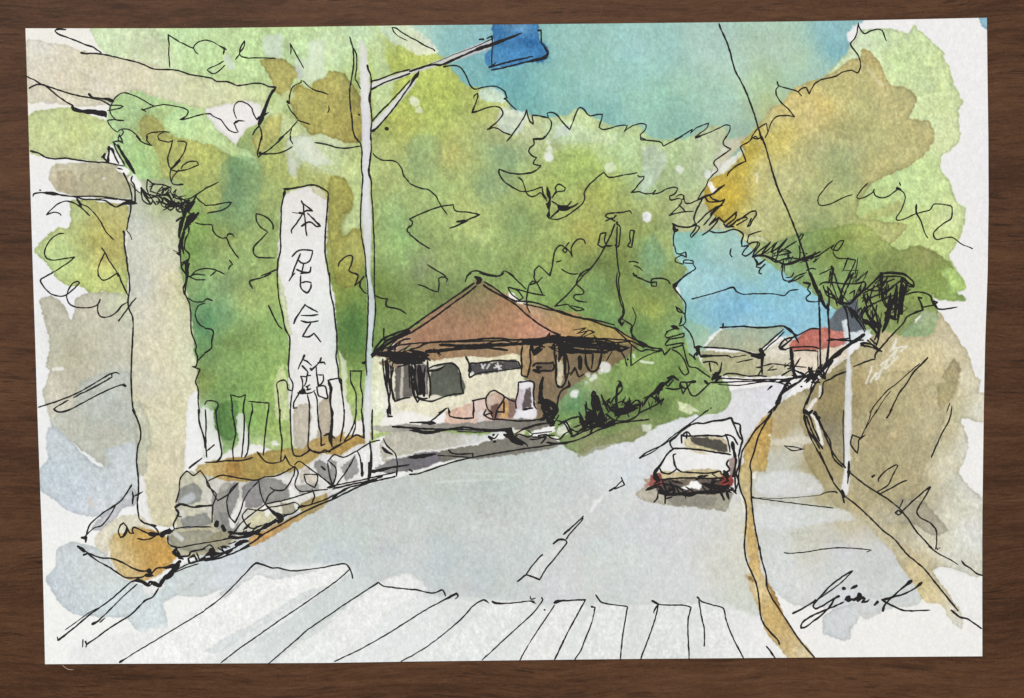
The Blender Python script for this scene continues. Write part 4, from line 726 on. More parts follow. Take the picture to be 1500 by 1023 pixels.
# ------------------------------------------------------------------ pen lines: one tile of the photograph at a time, 4.99 units to a pixel
# part width | x,y[,width] ... / next stroke
INK = {
(0, 0): '''
stone_gate 12 | 410,235 440,258 500,280 580,310 640,335 690,350 715,370 745,390 / 410,235 425,222,16 450,220 490,222,16 / 600,390,18 640,398 700,396 790,408 880,430 1000,458 1060,480 1120,505 1180,512 1290,516 1390,548 1500,565 / 205,565 260,590 320,625 400,650 520,690 640,715 740,735 790,762 810,775 / 222,650,16 240,638 280,622 330,627 380,665 440,715 500,755 530,770 / 530,770,16 545,800,26 590,815,32 640,818,38 690,822,36 740,832,44 770,838,48 780,855,26 / 655,692,22 680,715,16 730,722,12 790,728,22 820,740,28 835,748,14
woodland 10 | 1235,260,14 1240,330 1238,400 1245,495 / 1235,260 1300,300 1365,335 1415,358 1430,380 1452,402 / 1415,358 1430,330 1460,308 1500,298 / 810,775 870,772 905,780 880,795 830,805 790,812 / 830,745 850,715 880,690 910,682 950,690 1000,708 1050,735 1100,765 1125,775 / 905,885,14 860,880 830,860 810,825 808,790 825,755 830,745 / 790,882,12 840,878 890,882 905,888 / 790,882 800,910 830,945 865,970 875,955 895,948 905,970 885,1000 875,985 868,1010 868,1025 / 895,945 940,948 980,970 1010,1000 1030,1025 / 1070,820 1040,800,14 1060,803 1110,785 1200,768 1290,780 1350,795 1378,815 1365,850 1320,876,14 1370,870 1430,852 1500,835 / 1240,970,12 1200,965 1150,968 1100,975 1075,995 1075,1025 / 1205,968 1175,980 1155,1000 1165,1025
''',
(300, 0): '''
woodland 10 | 0,298 30,300 70,315 110,340 145,360,16 140,400 / 145,350,14 160,368,14 / 295,305,16 275,330 258,370 255,400 225,440 / 295,305 290,345 265,380 257,398 275,418 330,428 400,425 520,430 / 140,450 90,480 40,500 22,515 50,538 75,540 115,515 150,480 / 0,835 45,835,14 60,850 120,880 150,920 180,955 215,970 245,968 230,935 215,905 240,895 225,888 / 220,900,16 250,885,12 295,888,7 / 235,870 215,820 220,770 250,745 285,748 320,765 345,795 360,840 385,880 / 625,322,12 632,360 630,400 / 625,322,14 650,365 685,430 725,500 / 705,590,14 705,605 660,625 635,655 625,690 618,740 / 605,745,24 615,755,22 / 605,765 630,810 660,845 680,875 / 720,590 750,625 790,655 840,672 905,692 / 680,880 720,895 770,912 / 680,880 650,920 610,965 560,1005 540,1025 / 635,945 625,980 625,1025 / 905,775 910,800 900,825 / 1330,945,24 / 1130,840,14
stone_gate 12 | 0,565 50,575 90,598 170,602 240,628 310,620 370,612 420,615 470,635 520,642,22 / 515,650,28 480,700,20 455,760,22 430,830,36 410,880,46 400,910,34 / 380,875,20 420,850,26 470,825,8 / 400,920 365,960 350,990 / 395,920 415,960 420,1025
street_lamp 12 | 1060,275 1070,310 1085,350 1110,400 1112,470 1105,540 1100,580 1120,610 1138,650 / 1085,350 1090,420 1085,510 1070,600 1060,680 1065,780 1075,870 1085,960 1100,1005 1120,1025 / 1190,480,22 1195,510,14 1212,545 1218,600,16 1215,660 1205,720,20 1215,800 1222,880 1215,960 1210,1025 / 1215,600,16 1270,585,16 1310,570 1400,535 1500,512 / 1215,660,18 1260,635,14 1330,600 1420,570 1500,540 / 1225,890 1280,825 1350,755 1430,670 1500,590 / 1230,960,22 1270,925 1340,845 1400,770 1450,700 1500,630
woodland 11 | 1370,205 1400,210 1440,240 1500,275 / 1370,205,8 1385,240,8 1420,270,7 1480,300,6
''',
(600, 0): '''
woodland 11 | 0,275 50,298 110,335 170,362 185,375,16 / 250,492,16 300,482 350,485 385,510 410,550 430,600 450,635 480,655 540,640 610,632 660,645 695,675 712,715 690,725 710,735 740,770 780,805 / 470,720 475,700 495,685 500,705 480,765 455,825,14 500,815 560,792 620,780 660,790 680,820 675,850 630,900 570,948,14 610,935 650,945 690,970 745,990 / 855,805,12 840,850 810,900 770,960 740,1000 720,1022 / 855,805 865,850 880,890 905,910,14 895,845 940,848 1000,860 1015,865 / 1015,865 1005,830 1040,822 1080,845 1110,885 1140,920 1170,950 1190,900 1215,830 1240,790 1270,800 1300,835 1325,850 1370,840 1410,838 1400,880 1385,935 1420,948 1500,930 / 1015,865 1035,890 1035,930 1015,970 985,1010 960,1020 900,1018
street_lamp 13 | 0,525 70,505 120,485 180,475,16 230,478,18 300,450,20 400,405,16 470,375,18 520,355,28 600,330,24 680,300,26 760,270,20 820,245,10 / 0,635 30,580,26 60,545,22 70,520,12 / 510,292 540,290 / 565,285,10 600,268,16 605,300,12 / 605,300,9 603,400,9 600,490,10 / 940,225,16 960,225 962,300 968,325 985,345 1010,390,22 1000,410,26 970,430,24 / 580,495,20 620,485 700,462 800,438 900,415,9 / 600,515 660,505 720,490 800,470 860,455,16 930,440,26 1000,425,22 / 600,490 630,460,9 / 0,522,6 60,500,6 200,455,5 330,400,5 480,345,6 600,290,8
''',
(900, 0): '''
woodland 9 | 0,925 70,918 95,920 70,965 100,940 150,915 200,905 230,915 225,950 190,985 195,1010 230,1022 / 440,1022 490,995 540,965 570,945 555,975 600,935 690,900 670,940 590,1005 680,975 760,940 810,915 845,920 840,960 800,1025
overhead_wire 13 | 762,178,14 775,215 810,290 840,370 855,430 880,520 930,610 975,710 1015,820 1045,920 1075,1025
right_tree 10 | 1187,600,12 1200,630 1260,648 1320,665 1345,680 1365,705,12 / 1340,675 1370,650 1400,645 1420,690,12 1440,650 1465,615 1500,590 / 1200,630 1180,660 1182,700 1220,755 1270,800 1315,858 1270,848 1200,850 1165,870 1140,910 1120,970 1100,1010 / 1120,970 1110,905 1080,920 1040,950 1005,1000 1000,1022 / 1010,1010 1030,1000 1050,1015
''',
(1200, 0): '''
right_tree 10 | 0,590 60,575 120,560,12 170,530 230,518 275,535,12 295,500 295,455 275,400 225,330,12 255,285 270,250 280,175,12 / 280,175,12 290,210 325,250,14 370,232 420,218 455,230 470,265 485,305
''',
(0, 200): '''
woodland 11 | 1050,400 1090,450 1140,440 1170,470 1150,500 / 1180,480,18 1230,500,20 1270,480,18 1310,510,16 1350,480,14 / 1210,510 1250,540 1300,500 1340,540 1380,500 / 1240,390 1200,430 1160,420 1100,400 1120,350 / 1260,420 1300,440 1340,500 1300,540 / 1200,450,22 1240,480,26 1290,500,22 1330,520,18 / 1030,380 1100,440 1140,500
stone_gate 12 | 1400,490,16 1360,560,20 1330,640,22 / 1420,560,22 1380,600,30 1350,680,22 / 1390,640 1340,700 1320,780 / 1350,700,18 1330,780,18 1345,860 / 1385,930 1360,1000,18
stone_gate 12 | 230,110,16 290,125 340,155 400,165 490,162 560,172 640,185 720,190 775,190 840,205 910,218 / 750,155,14 770,130 765,160 / 800,80,28 800,120,14 795,150,18 795,190,20 760,160,16 / 820,90,20 850,160 870,200 / 835,45 850,95 880,150 915,210 / 830,45 860,70 895,130 940,210 990,275,16 / 865,65,20 900,130,20 945,200,30 980,260,24 / 840,40 875,35 905,50 / 870,5 885,5 900,40 / 865,235,16 900,240,10 / 905,270,18 930,320 950,370 965,430 965,480 / 970,290 960,325 985,360 990,440 990,490 / 960,345,8 1000,395,8 1025,415,8 / 245,440,10 255,420 300,412 345,415,20 395,420,28 440,428,14 540,440 640,438 740,440 860,458 940,470,20 1000,490,16 / 298,393,12 / 540,440 620,460 700,462 770,470 830,510 860,515 900,495,22 940,485,36 990,490,20 / 700,462,6 770,455,6 860,465,8 / 960,490 955,560 940,610 930,680 / 905,695,16 915,720 / 925,685,8 950,715,7 968,755,6 / 912,700 910,780 925,880 940,1000 945,1025
woodland 10 | 345,575,12 365,550 420,500 480,475 540,485 600,525 660,582 / 345,575 400,555 440,565 450,580 / 565,455,16 590,500,16 600,525,10 / 580,470 600,495 650,520 690,560 730,610 780,700 835,758 / 745,815,12 770,850 800,910 850,980 865,1025 / 770,850 735,920 720,970 720,1025 / 470,710 430,715 380,750 345,800 330,850 345,890 390,905 470,895 550,882,12 500,925 430,970 340,1025 / 1000,0 1030,35 1070,55 1115,68,12 / 1080,0 1075,30 1100,55 / 1155,0 1165,25 1200,35 1240,42 1265,30 / 1265,30 1250,90 1230,150 1235,210 1250,240 1245,290 1260,340 1290,355 1340,350,18 / 1250,240 1290,200 1340,130 1365,60 1350,38 1300,35 / 1250,245 1300,190,24 1320,175,16 / 1250,245 1300,255 1380,240 1450,210 1440,185 1390,185 1340,210 1325,240 / 1310,245 1270,290 1255,330 / 1080,315,12 1120,345 1200,355 1250,380 1240,410 1180,430 1130,435 1070,415 1040,385,18 1035,420 1045,465 1075,490 1105,495 1120,470 / 1080,315 1075,380 1090,420 / 1200,355 1160,400 1145,440 / 1035,375,18 1060,430,16 1100,490,16 / 1245,400 1270,440 1310,460 1390,455 1440,425 1500,385 / 1150,430,16 1190,460,16 1180,500 1210,520 1270,500,20 1300,490,14 1290,530 1320,555 1370,525 1350,500 / 1180,430,20 1230,430,20 1260,470,16 1220,500,24 1270,490,20 1330,490,16 1380,470,24 1360,530,18 1340,570,16
stone_gate 12 | 1400,480,18 1370,540,16 1340,600,28 1320,670,28 1310,740,24 / 1450,560,24 1420,590,40 1390,620,36 1360,640,20 / 1290,620,16 1330,590,14 / 1440,430 1400,500 1380,560 / 1380,630 1380,700 1355,760 1350,820 1385,865 1375,920 1370,960 / 1330,740,20 1315,820,26 1320,880,10 1330,960 1360,1010 / 1370,900,20 1365,960,26 1375,1015,26
woodland 10 | 1440,450 1470,480 1500,500 / 1430,630 1460,640 1500,645 / 1395,1025 1430,985 1500,965
''',
(300, 200): '''
woodland 11 | 415,0 400,70 385,130 395,152,14 420,130 480,90 580,0 / 405,120,18 / 395,130 450,130 530,125 590,105 640,78 / 628,0 628,30 645,55 / 805,45,14 900,62 960,80 1030,88 1090,80 1135,72 / 1230,128 1260,155 1300,175 1370,178 1410,195 1440,240 1455,290 1500,340 / 0,385 50,360 100,335 / 0,505 80,500 150,485 195,485 170,515 110,545 20,560 / 0,645 55,648 60,690 90,725 130,745 160,745 185,800 220,855 250,890 / 160,745 170,715 200,715 215,735 / 180,905,14 205,935 185,950 175,970 / 0,965 60,970 110,990 145,1008 / 40,1022 80,985 / 375,565 430,580 480,615 500,650 498,680 / 375,565 380,620 410,665 460,700 420,745 365,800 355,845 380,880 440,888 510,888 / 535,970 500,985 410,1022 / 975,950 985,920 1030,880 1065,870 1082,885 1070,940 1055,980 1075,995 1100,1005 1120,1018 / 1500,655 1480,680 1485,700 1500,710
street_lamp 11 | 1100,0 1115,30 1138,45 / 1138,45 1150,110 1145,230 1155,300 1148,420 1140,550 1140,660 1150,750 1165,820 1175,900 1180,1025 / 1215,0 1217,100 1205,200,18 1200,270,18 1218,330 1218,420 1228,520 1232,640 1238,760 1240,900 1240,1025
carved_post 12 | 575,385,22 610,385,18 700,370 780,355 830,365 875,390 902,415 898,490 890,600 880,740 880,850 895,940 910,1025 / 585,400,24 575,450 560,520 558,620 552,720 555,820 535,920 530,1025
''',
(600, 200): '''
woodland 11 | 745,0 710,35 / 985,0 970,15 905,18 910,60 880,85 872,115 900,145 930,155 910,180 905,200 925,210 960,215 930,245 890,265,14 820,275 740,270 690,255 655,240 / 655,240,12 655,275 690,330 740,365 800,398 850,405 910,390 970,370 975,420 1000,455 / 795,300,14 825,325 840,370 855,415 885,440 920,435 955,410 985,445 1005,475 / 1005,375,20 1015,420,26 1025,460,20 1015,510,26 1020,540,14 1015,580,28 1020,600,14 / 1040,450 1070,400 1065,375 1090,350,14 1140,375 1130,400 1080,405 1045,440 / 1040,475 1080,500 1110,520,34 1150,510,16 1185,475,8 / 1090,510,30 1110,535,34 1160,525,24 1200,510,14 1235,488,8 / 1090,540,22 1050,575 1025,600 / 1000,495,16 1025,500,14 / 1025,600 1070,608 1130,590 1200,545 1260,495 1280,450 1275,415 1300,370 1360,310 1420,262 1440,290 1460,300 1500,298 / 0,345 80,380 135,390 190,435 225,500 275,572 / 0,605 40,585 120,550 220,515 320,500 325,530 345,548 430,555 515,573,12 420,610 / 345,625,14 390,620,24 420,620,20 / 410,625 340,655 290,672 / 0,605 20,625 15,650 0,665 / 0,715 60,765 120,805 145,820 / 130,938,12 180,970 240,1005 265,1025 / 415,1025 450,990 500,985 560,1005 640,1020 665,1015 690,985 740,1005 765,1025 / 910,1025 915,980 945,945 975,970 1025,1020 1040,960 1050,890 1058,850 1080,810 1105,797 1130,810 1150,840 1135,850 1118,830 1140,815 1175,850 1190,880 / 1165,775 1140,805 / 1190,880 1180,820 1200,780 1230,752 1270,755 1285,785,12 / 1075,918 1110,908 / 1110,970,16 1140,990 1180,1005 1230,1005
utility_pole 12 | 1500,560 1450,565 1430,585 1460,600 1500,595 / 1500,640 1470,720 1430,800 1380,890 1320,970 1260,1022 / 1435,705 1395,715 1385,770 1375,790 1410,810 1440,795 1425,760 1435,705 / 1440,800,18 1480,800,14 / 1240,1025 1270,990 1320,965 / 1430,620 1470,605 1500,620
''',
(900, 200): '''
woodland 10 | 190,0 195,25 250,30 320,38 345,50 355,72 420,40 495,0 / 590,15 630,0 / 820,0 795,35 800,65 850,95 800,130 735,175 725,200 755,245 720,280 690,315 665,370 630,420 605,465 / 0,298 60,285 165,268 / 170,285 185,298 215,290 210,315 185,340 150,385 120,412 180,405 230,420 280,415 300,395,12 280,425 330,412 380,385 430,372 465,380 440,420 400,440 410,465 470,455 500,465 505,430 480,425 450,440 / 505,430 515,485 545,490 600,470 640,455 660,445 / 490,470 480,500 400,580 440,565 490,555 575,548 / 470,500 500,530 520,555
right_tree 11 | 1005,10 975,45 920,75 935,115 960,185 910,205 860,240 830,270 825,290 / 1005,10 1040,20 1070,10
overhead_wire 14 | 1075,0 1110,100 1150,250 1200,400 1260,530 1320,680 1360,790 1400,920 1430,1025
right_tree 12 | 605,465,12 660,440,16 720,420,14 760,385,18 805,355,10 / 650,440 620,500 590,560 580,610 590,640 / 660,440 690,480 770,475 805,460 780,500 740,540 700,580 / 690,430 720,460 760,470 / 790,505,10 740,520 680,560 640,600 610,630,14 / 700,570 740,525 700,590 650,650 / 740,590 700,640 690,650 760,595,14 745,630 700,680 640,725 / 760,590,16 800,630,16 830,605 890,555,18 880,600 830,640 810,660,18 / 830,665,18 870,640,14 900,610 960,590 970,605 910,640 890,650 / 900,620 940,590 1000,550 1030,545 1035,575 1010,610 990,650 970,660 1000,600 / 800,640,16 820,660,16 870,660,14 / 425,640,20 460,655,14 520,665,14 560,660,18 600,640,18 / 430,645,24 440,690,34 460,685,18 / 440,690 430,740 432,800 / 600,650 620,665 600,700 560,740 555,725 580,690 600,655 / 690,690 740,705 800,700 860,680 910,690 940,720 930,770 930,805 965,800 1000,780 1045,770 1040,800 1000,850 960,875 930,865 950,830 980,800 / 975,745 985,720 1030,705 1070,692 / 975,745 970,775 985,780 / 850,820 845,860 858,882 / 1045,770 1060,790 1020,850 1010,880 1070,830 1140,775 1080,850 1075,860 1110,840 1190,770 1150,830 1145,850 1200,810 1260,750 1200,830 1190,860 1260,810 1330,765 / 1350,770 1380,720 1365,715 1345,740 / 1010,880,18 1060,870,18 1120,880,16 1180,905,16 1240,935,14 1300,925,20 1360,900,24 1420,880,20 1500,845,20 / 1020,890 1040,930 1035,955 1070,960 1100,935 1060,975 1055,1000 1075,1005 / 1070,860 1130,890 1180,920 1230,900 1290,890 1350,895 / 1350,800 1355,860 1345,910 / 1400,900 1450,885 1500,870 / 1230,935 1225,980 1220,1010 / 1400,980 1440,965 1470,970 / 1030,900,20 1050,940,18 1100,900,12 / 1240,820 1290,850 1200,870
utility_pole 12 | 0,560 60,555 110,545 125,565 / 0,585 12,580 / 15,640,14 40,660 40,730 30,800 10,810 / 20,660 15,800 20,900 35,1000 38,1025 / 115,690 110,730 115,770 95,800 125,815 145,690 120,685 / 20,630,18 / 12,795,18
woodland 11 | 105,918,12 140,915 175,925 / 145,945,14 180,960 205,985 / 135,1005 165,1018 / 440,800 450,850 480,860 520,845 525,885 490,870 450,890 445,915 500,935 510,905 570,910 575,930 510,925 / 575,935 592,965 560,990 500,1025
''',
(1200, 200): '''
right_tree 10 | 95,325,12 60,355 20,405 -6,440 -12,478 0,502 30,507 90,490 170,450 240,425 / 350,345 310,385 275,440 290,458 340,440 395,405 410,435 450,450 500,440 560,395 575,385,14 610,410 625,450 600,530 560,600 580,615 640,595 705,565 800,540 840,495 950,508 965,540 960,600,14 900,640 840,695 832,730 860,755 960,738 1040,790 1115,820 / 400,390 390,410 / 585,340 590,358 / 705,500,18 708,560,14 740,620 765,700 790,742 / 565,380,20 590,390,14 / 0,865 60,825 105,795 85,820 130,835 170,780 175,760 140,770 110,810 100,850 130,890 200,895 265,905 240,960 215,1005 230,985 210,1025 / 0,1010 50,985 80,970 90,950,18 95,1000,18 75,1025 / 445,1015,16 500,992 600,1000 640,1015
''',
(0, 400): '''
woodland 11 | 390,0 340,25 300,55 330,110 380,155 440,172 490,160 540,120 585,75 570,62 535,75 505,120 490,175 510,225 560,250 640,255 690,245 720,225 735,195,16 / 720,225 715,270 730,310 760,325 810,315 860,280 890,240 930,215,8 / 870,350,14 910,295 950,240 995,180 / 720,0 730,30 755,52 800,40 850,5
stone_gate 12 | 865,0 900,90 940,165 / 945,0 950,120 940,180 940,250 970,320 975,390 965,600 960,760 970,960 990,1025 / 1370,0,30 1365,50,18 1355,150 1385,220 1395,300 1400,430 1435,530 1430,570 1445,620 1435,680 1410,685 1465,705 1440,760 1430,800 1450,850 1450,940 1460,1025 / 1365,60 1340,110 1350,160
wall 11 | 285,982 400,945 520,900 620,850 720,790 790,748 850,728 875,740 / 820,760 790,780 700,830 620,870 540,910 / 400,990 440,965 500,930 / 820,745 820,765 / 395,990 430,1015 480,1012 560,975 680,910 780,860 880,820 920,825,20 905,812,16
woodland 10 | 1380,30 1430,10 1500,15 / 1375,20 1430,48 1500,50 / 1365,180 1420,210 1470,212 1500,205 / 1500,220 1450,240 1428,290 1440,350 1470,385 1500,400 / 1500,590 1460,625 1440,660
''',
(300, 400): '''
house 11 | 1240,600 1300,540 1370,500 1440,470 1500,440 / 1270,600 1340,520 1420,470 1500,430 / 1360,600,18 1420,610,24 1500,605,26 / 1350,650,14 1390,600,14 1420,660,12 1450,610,12 1480,650,12 / 1330,610 1345,700 1350,800 / 1400,600 1370,680 1380,720 / 1440,660,20 1500,655,24
carved_post 12 | 530,0 532,80 545,200 570,310 590,410 620,470 620,560 612,680 620,760 645,810 640,860 610,850 600,800 / 912,0 915,100 925,180 945,260 955,370 965,450 965,560 960,620 975,700 980,780
carved_post/lettering 13 | 660,0 640,25 615,55 / 700,75 700,100 715,125 750,145 775,110 778,70 740,65 700,75 / 700,20 700,75 / 700,5 760,0 / 735,230,14 700,280 670,325 650,370 / 735,235 770,258 825,285 / 705,310,12 770,312 830,305 / 705,350,18 760,362 830,350 / 775,370 745,410 715,465 765,465 800,440 825,475 850,505,14
fence 11 | 600,800 580,785 540,795 525,815 535,880 540,950 545,1025 / 640,860 630,940 625,1025 / 690,880 650,950 650,990 675,985 / 750,890 765,960 765,1025 / 800,870 820,920 825,1025 / 900,785,14 980,770 1000,790 995,830 1010,920 1020,1025 / 905,790 925,880 920,960 940,1025 / 1060,715 1150,718 / 1065,720 1070,800 1105,880 1105,1025 / 1145,720 1140,830 1155,900 1145,1025 / 205,1025 200,960 190,890 250,905 300,892 285,960 280,1025 / 315,938 380,945 470,950 465,1025 / 345,950 352,1025 / 0,960 20,935 60,935 95,950 95,985 75,1022
woodland 12 | 485,5 430,30 340,55 330,75 350,115 / 0,200 20,190,14 55,200 / 0,405 50,415 65,440 50,500 50,545 20,575 0,585 / 465,235,12 490,290 520,350 540,385 565,410 / 1090,0 1120,15 1110,60 1095,95 1130,65 1165,25 1140,60 1135,100 1165,140 1185,150 / 1245,165 1290,185 1340,190 1325,210 1330,245 1400,260 1440,275 1470,300
street_lamp 11 | 1180,0 1190,80 1195,200 1190,400 1180,560 1178,650 1185,750 / 1240,0 1240,130 1248,250 1245,330 1230,450 1225,540 / 1160,658,26 / 1160,658 1180,640
house 14 | 1230,590,16 1260,530,16 1310,480,16 1400,440,16 1500,405,14 / 1220,600,24 1270,570,16 1320,500,14 1380,470,14 1500,420 / 1310,405,11 1308,470,11 1330,500,11 / 1220,600,20 1245,575,10 1270,580 1230,610,20 / 1250,590,30 1300,590,34 1340,575,20 / 1320,590 1350,560 1400,520 1450,490 1500,480 / 1340,580,22 1400,585,24 1500,590,20 / 1350,620,40 1400,640,40 1450,640,40 1500,630,40 / 1300,630 1305,700 1320,800 1345,900 1345,980 1340,1025 / 1330,640 1340,760 1355,860 1350,920 / 1380,690 1360,780 1365,840 1390,940,16 1440,920 1500,910 / 1330,560,10 1400,490,10 / 1380,560,10 1430,510,10
''',
(600, 400): '''
house 12 | 0,590,18 50,605,22 100,590,20 / 840,490,22 900,520,26 950,495,20 1020,480,20 1090,480,30 / 1120,490,16 1220,500,20 1320,520,16 1430,520,14 1500,535,14 / 1110,550,22 1160,580,22 1240,580,16 1330,590,12 / 940,950,26 1000,930,22 1050,980,20 1060,1020,20 / 960,900,22 1000,960,24 980,1020,20 / 0,650 40,680 30,760 / 60,700,16 70,800,20 75,890,18
house 14 | 480,30,24 520,50,44 490,80,24 / 470,75 380,140 280,210 160,290 60,360 0,405 / 490,95 400,165 320,220 200,310 100,380 0,445 / 545,65 620,110 700,170 780,210 / 540,90,18 600,130 700,185 780,235 850,300 940,370 1040,430 1100,455,20 / 780,205 900,215 1000,245 1100,290 1200,320 1320,345 1430,385 1500,405 / 830,225,11 940,250,11 1020,270,11 1100,280 1200,318 1330,340 1400,355 1500,380,11 / 0,560 60,545 120,515 200,505 330,500 450,490 560,480 680,480 760,490 850,488 950,480 1040,460 1100,460 / 220,525,20 300,530,20 450,530,18 560,525,18 700,520,18 830,515,20 890,500,24 / 120,575,32 200,570,26 300,560,24 420,552,16 540,548,12 640,552,12 715,565,16 / 330,540,16 450,555,14 560,550,10 / 560,520,10 620,500,10 700,495,10 760,510,10 800,500,10 / 0,605,30 50,590,40 110,600,40 140,600,16 / 20,570,20 60,575,20 100,580,16 / 0,640,30 60,640,24 110,640,20 / 100,600 140,630 150,640
house 14 | 830,500,40 880,500,50 930,510,30 980,500,30 1050,490,44 1090,500,60 1110,540,40 / 890,530,30 900,580,26 940,550,24 970,530,14 / 1060,470,30 1110,480,36 1200,490,30 1290,500,22 1400,505,18 1500,520,14 / 1110,530,40 1180,560,40 1250,570,24 1330,570,16 1420,575,14 1500,560 / 1120,470 1200,475 1330,480 1430,490 1500,510 / 1140,500,18 1260,520,18 1400,535,18 1500,550,16 / 1310,470,9 1290,520,9 1280,570,9 / 1310,470,9 1330,530,9 / 825,535 815,600 820,680 820,745 860,760 870,720 885,650 880,580 885,540 / 410,615,18 430,650,16 440,690,24 430,720 / 445,660 540,655 640,640 760,645 795,650 / 795,650 815,690,10 740,705,10 600,720,10 500,735,10 440,765 435,740 450,700 / 900,680,26 930,660,14 1000,660 1050,655 1055,690 1040,715 980,715 920,725 / 905,710,30 950,725,30 930,690,22 960,690,16 / 1060,520 1060,600 1075,700 1070,790 1085,835 1115,830 1140,790 1135,700 1140,600 1130,560 / 1100,540,40 1100,590,24 1090,650,12 / 1130,570,24 1135,680,22 1130,740,14 / 975,760,18 965,810,20 970,850,18 / 960,860,30 955,920,30 960,950,20 / 950,940,40 990,950,40 1040,960,40 1050,990,30 / 1140,740,11 1180,730,11 1215,700,11 1235,760,11 1275,740,11 / 1160,790,24 1165,825,20 1110,860 1085,920 1075,1000 / 1245,610,26 1250,700,30 / 1285,590,12 1285,650 1310,710 1360,715 1390,660 1405,590 / 1340,590 1335,650 1330,700 / 1480,570,10 1440,640,10
house 13 | 135,700,16 180,680 250,665 310,660 350,690 370,730 375,790 380,830 395,880 / 130,715,18 200,710,16 260,680,12 / 395,880 340,885 270,900 200,925 150,938 80,925 50,910 / 130,640 135,700 150,790 150,890 / 150,850 155,895 / 20,650 15,750 20,850 35,905 60,945 75,915 / 45,650,12 40,760,10 45,850,10 / 70,680,26 80,780,34 90,880,30 / 115,690,14 100,800,18 110,870,12 / 5,680,14 10,760 / 50,900 100,920 130,915,18
stone_marker_ink 13 | 460,935,16 500,925 560,915 / 465,935 470,1010 460,1025 / 560,960 560,910 590,870 620,860 660,880 690,900 685,930 640,1000 650,1010 / 560,960 575,1000 605,1022 / 690,900 720,920 770,940 / 690,940 690,1022 / 215,1022 280,985 295,1022 / 795,800,14 880,790 910,810 905,880 910,960 925,990 / 795,800 790,880 775,940 780,990 / 900,985,16 830,1000,16
woodland 11 | 65,85,14 110,100 170,130 210,138 215,90 215,40 250,30 275,45 270,65 / 405,65 420,30 450,0 / 510,0 560,15 630,25 670,15 690,0 / 720,0 780,50 850,120 / 720,105 800,125 900,150 990,165 / 720,105 740,150 800,195 830,180 790,130 730,105 / 970,30 930,70 870,90 900,60 920,70 / 870,95 855,180 860,250 880,290 / 915,0 910,40 940,90 975,165 / 1000,0 1030,20 1025,0 / 1285,0 1220,80 1150,160 1060,245 / 1215,80 1270,130 1265,155 1210,160 1195,180 1230,205 1295,212 / 1060,245 1150,230 1170,245 1220,275 1275,268 1250,255 1180,240 / 1250,0 1230,40 1215,80
hedge 14 | 1340,870 1330,950 1350,1022 / 1340,870 1365,900 1390,990 1400,1025 / 1290,940,11 1300,990,11 1340,1010,11 1300,1015 / 1400,890 1420,950 1450,1010 / 1500,900 1470,950 1450,940 1440,960 1470,1000 / 1345,900,30 1360,960,34 1375,1010,30
''',
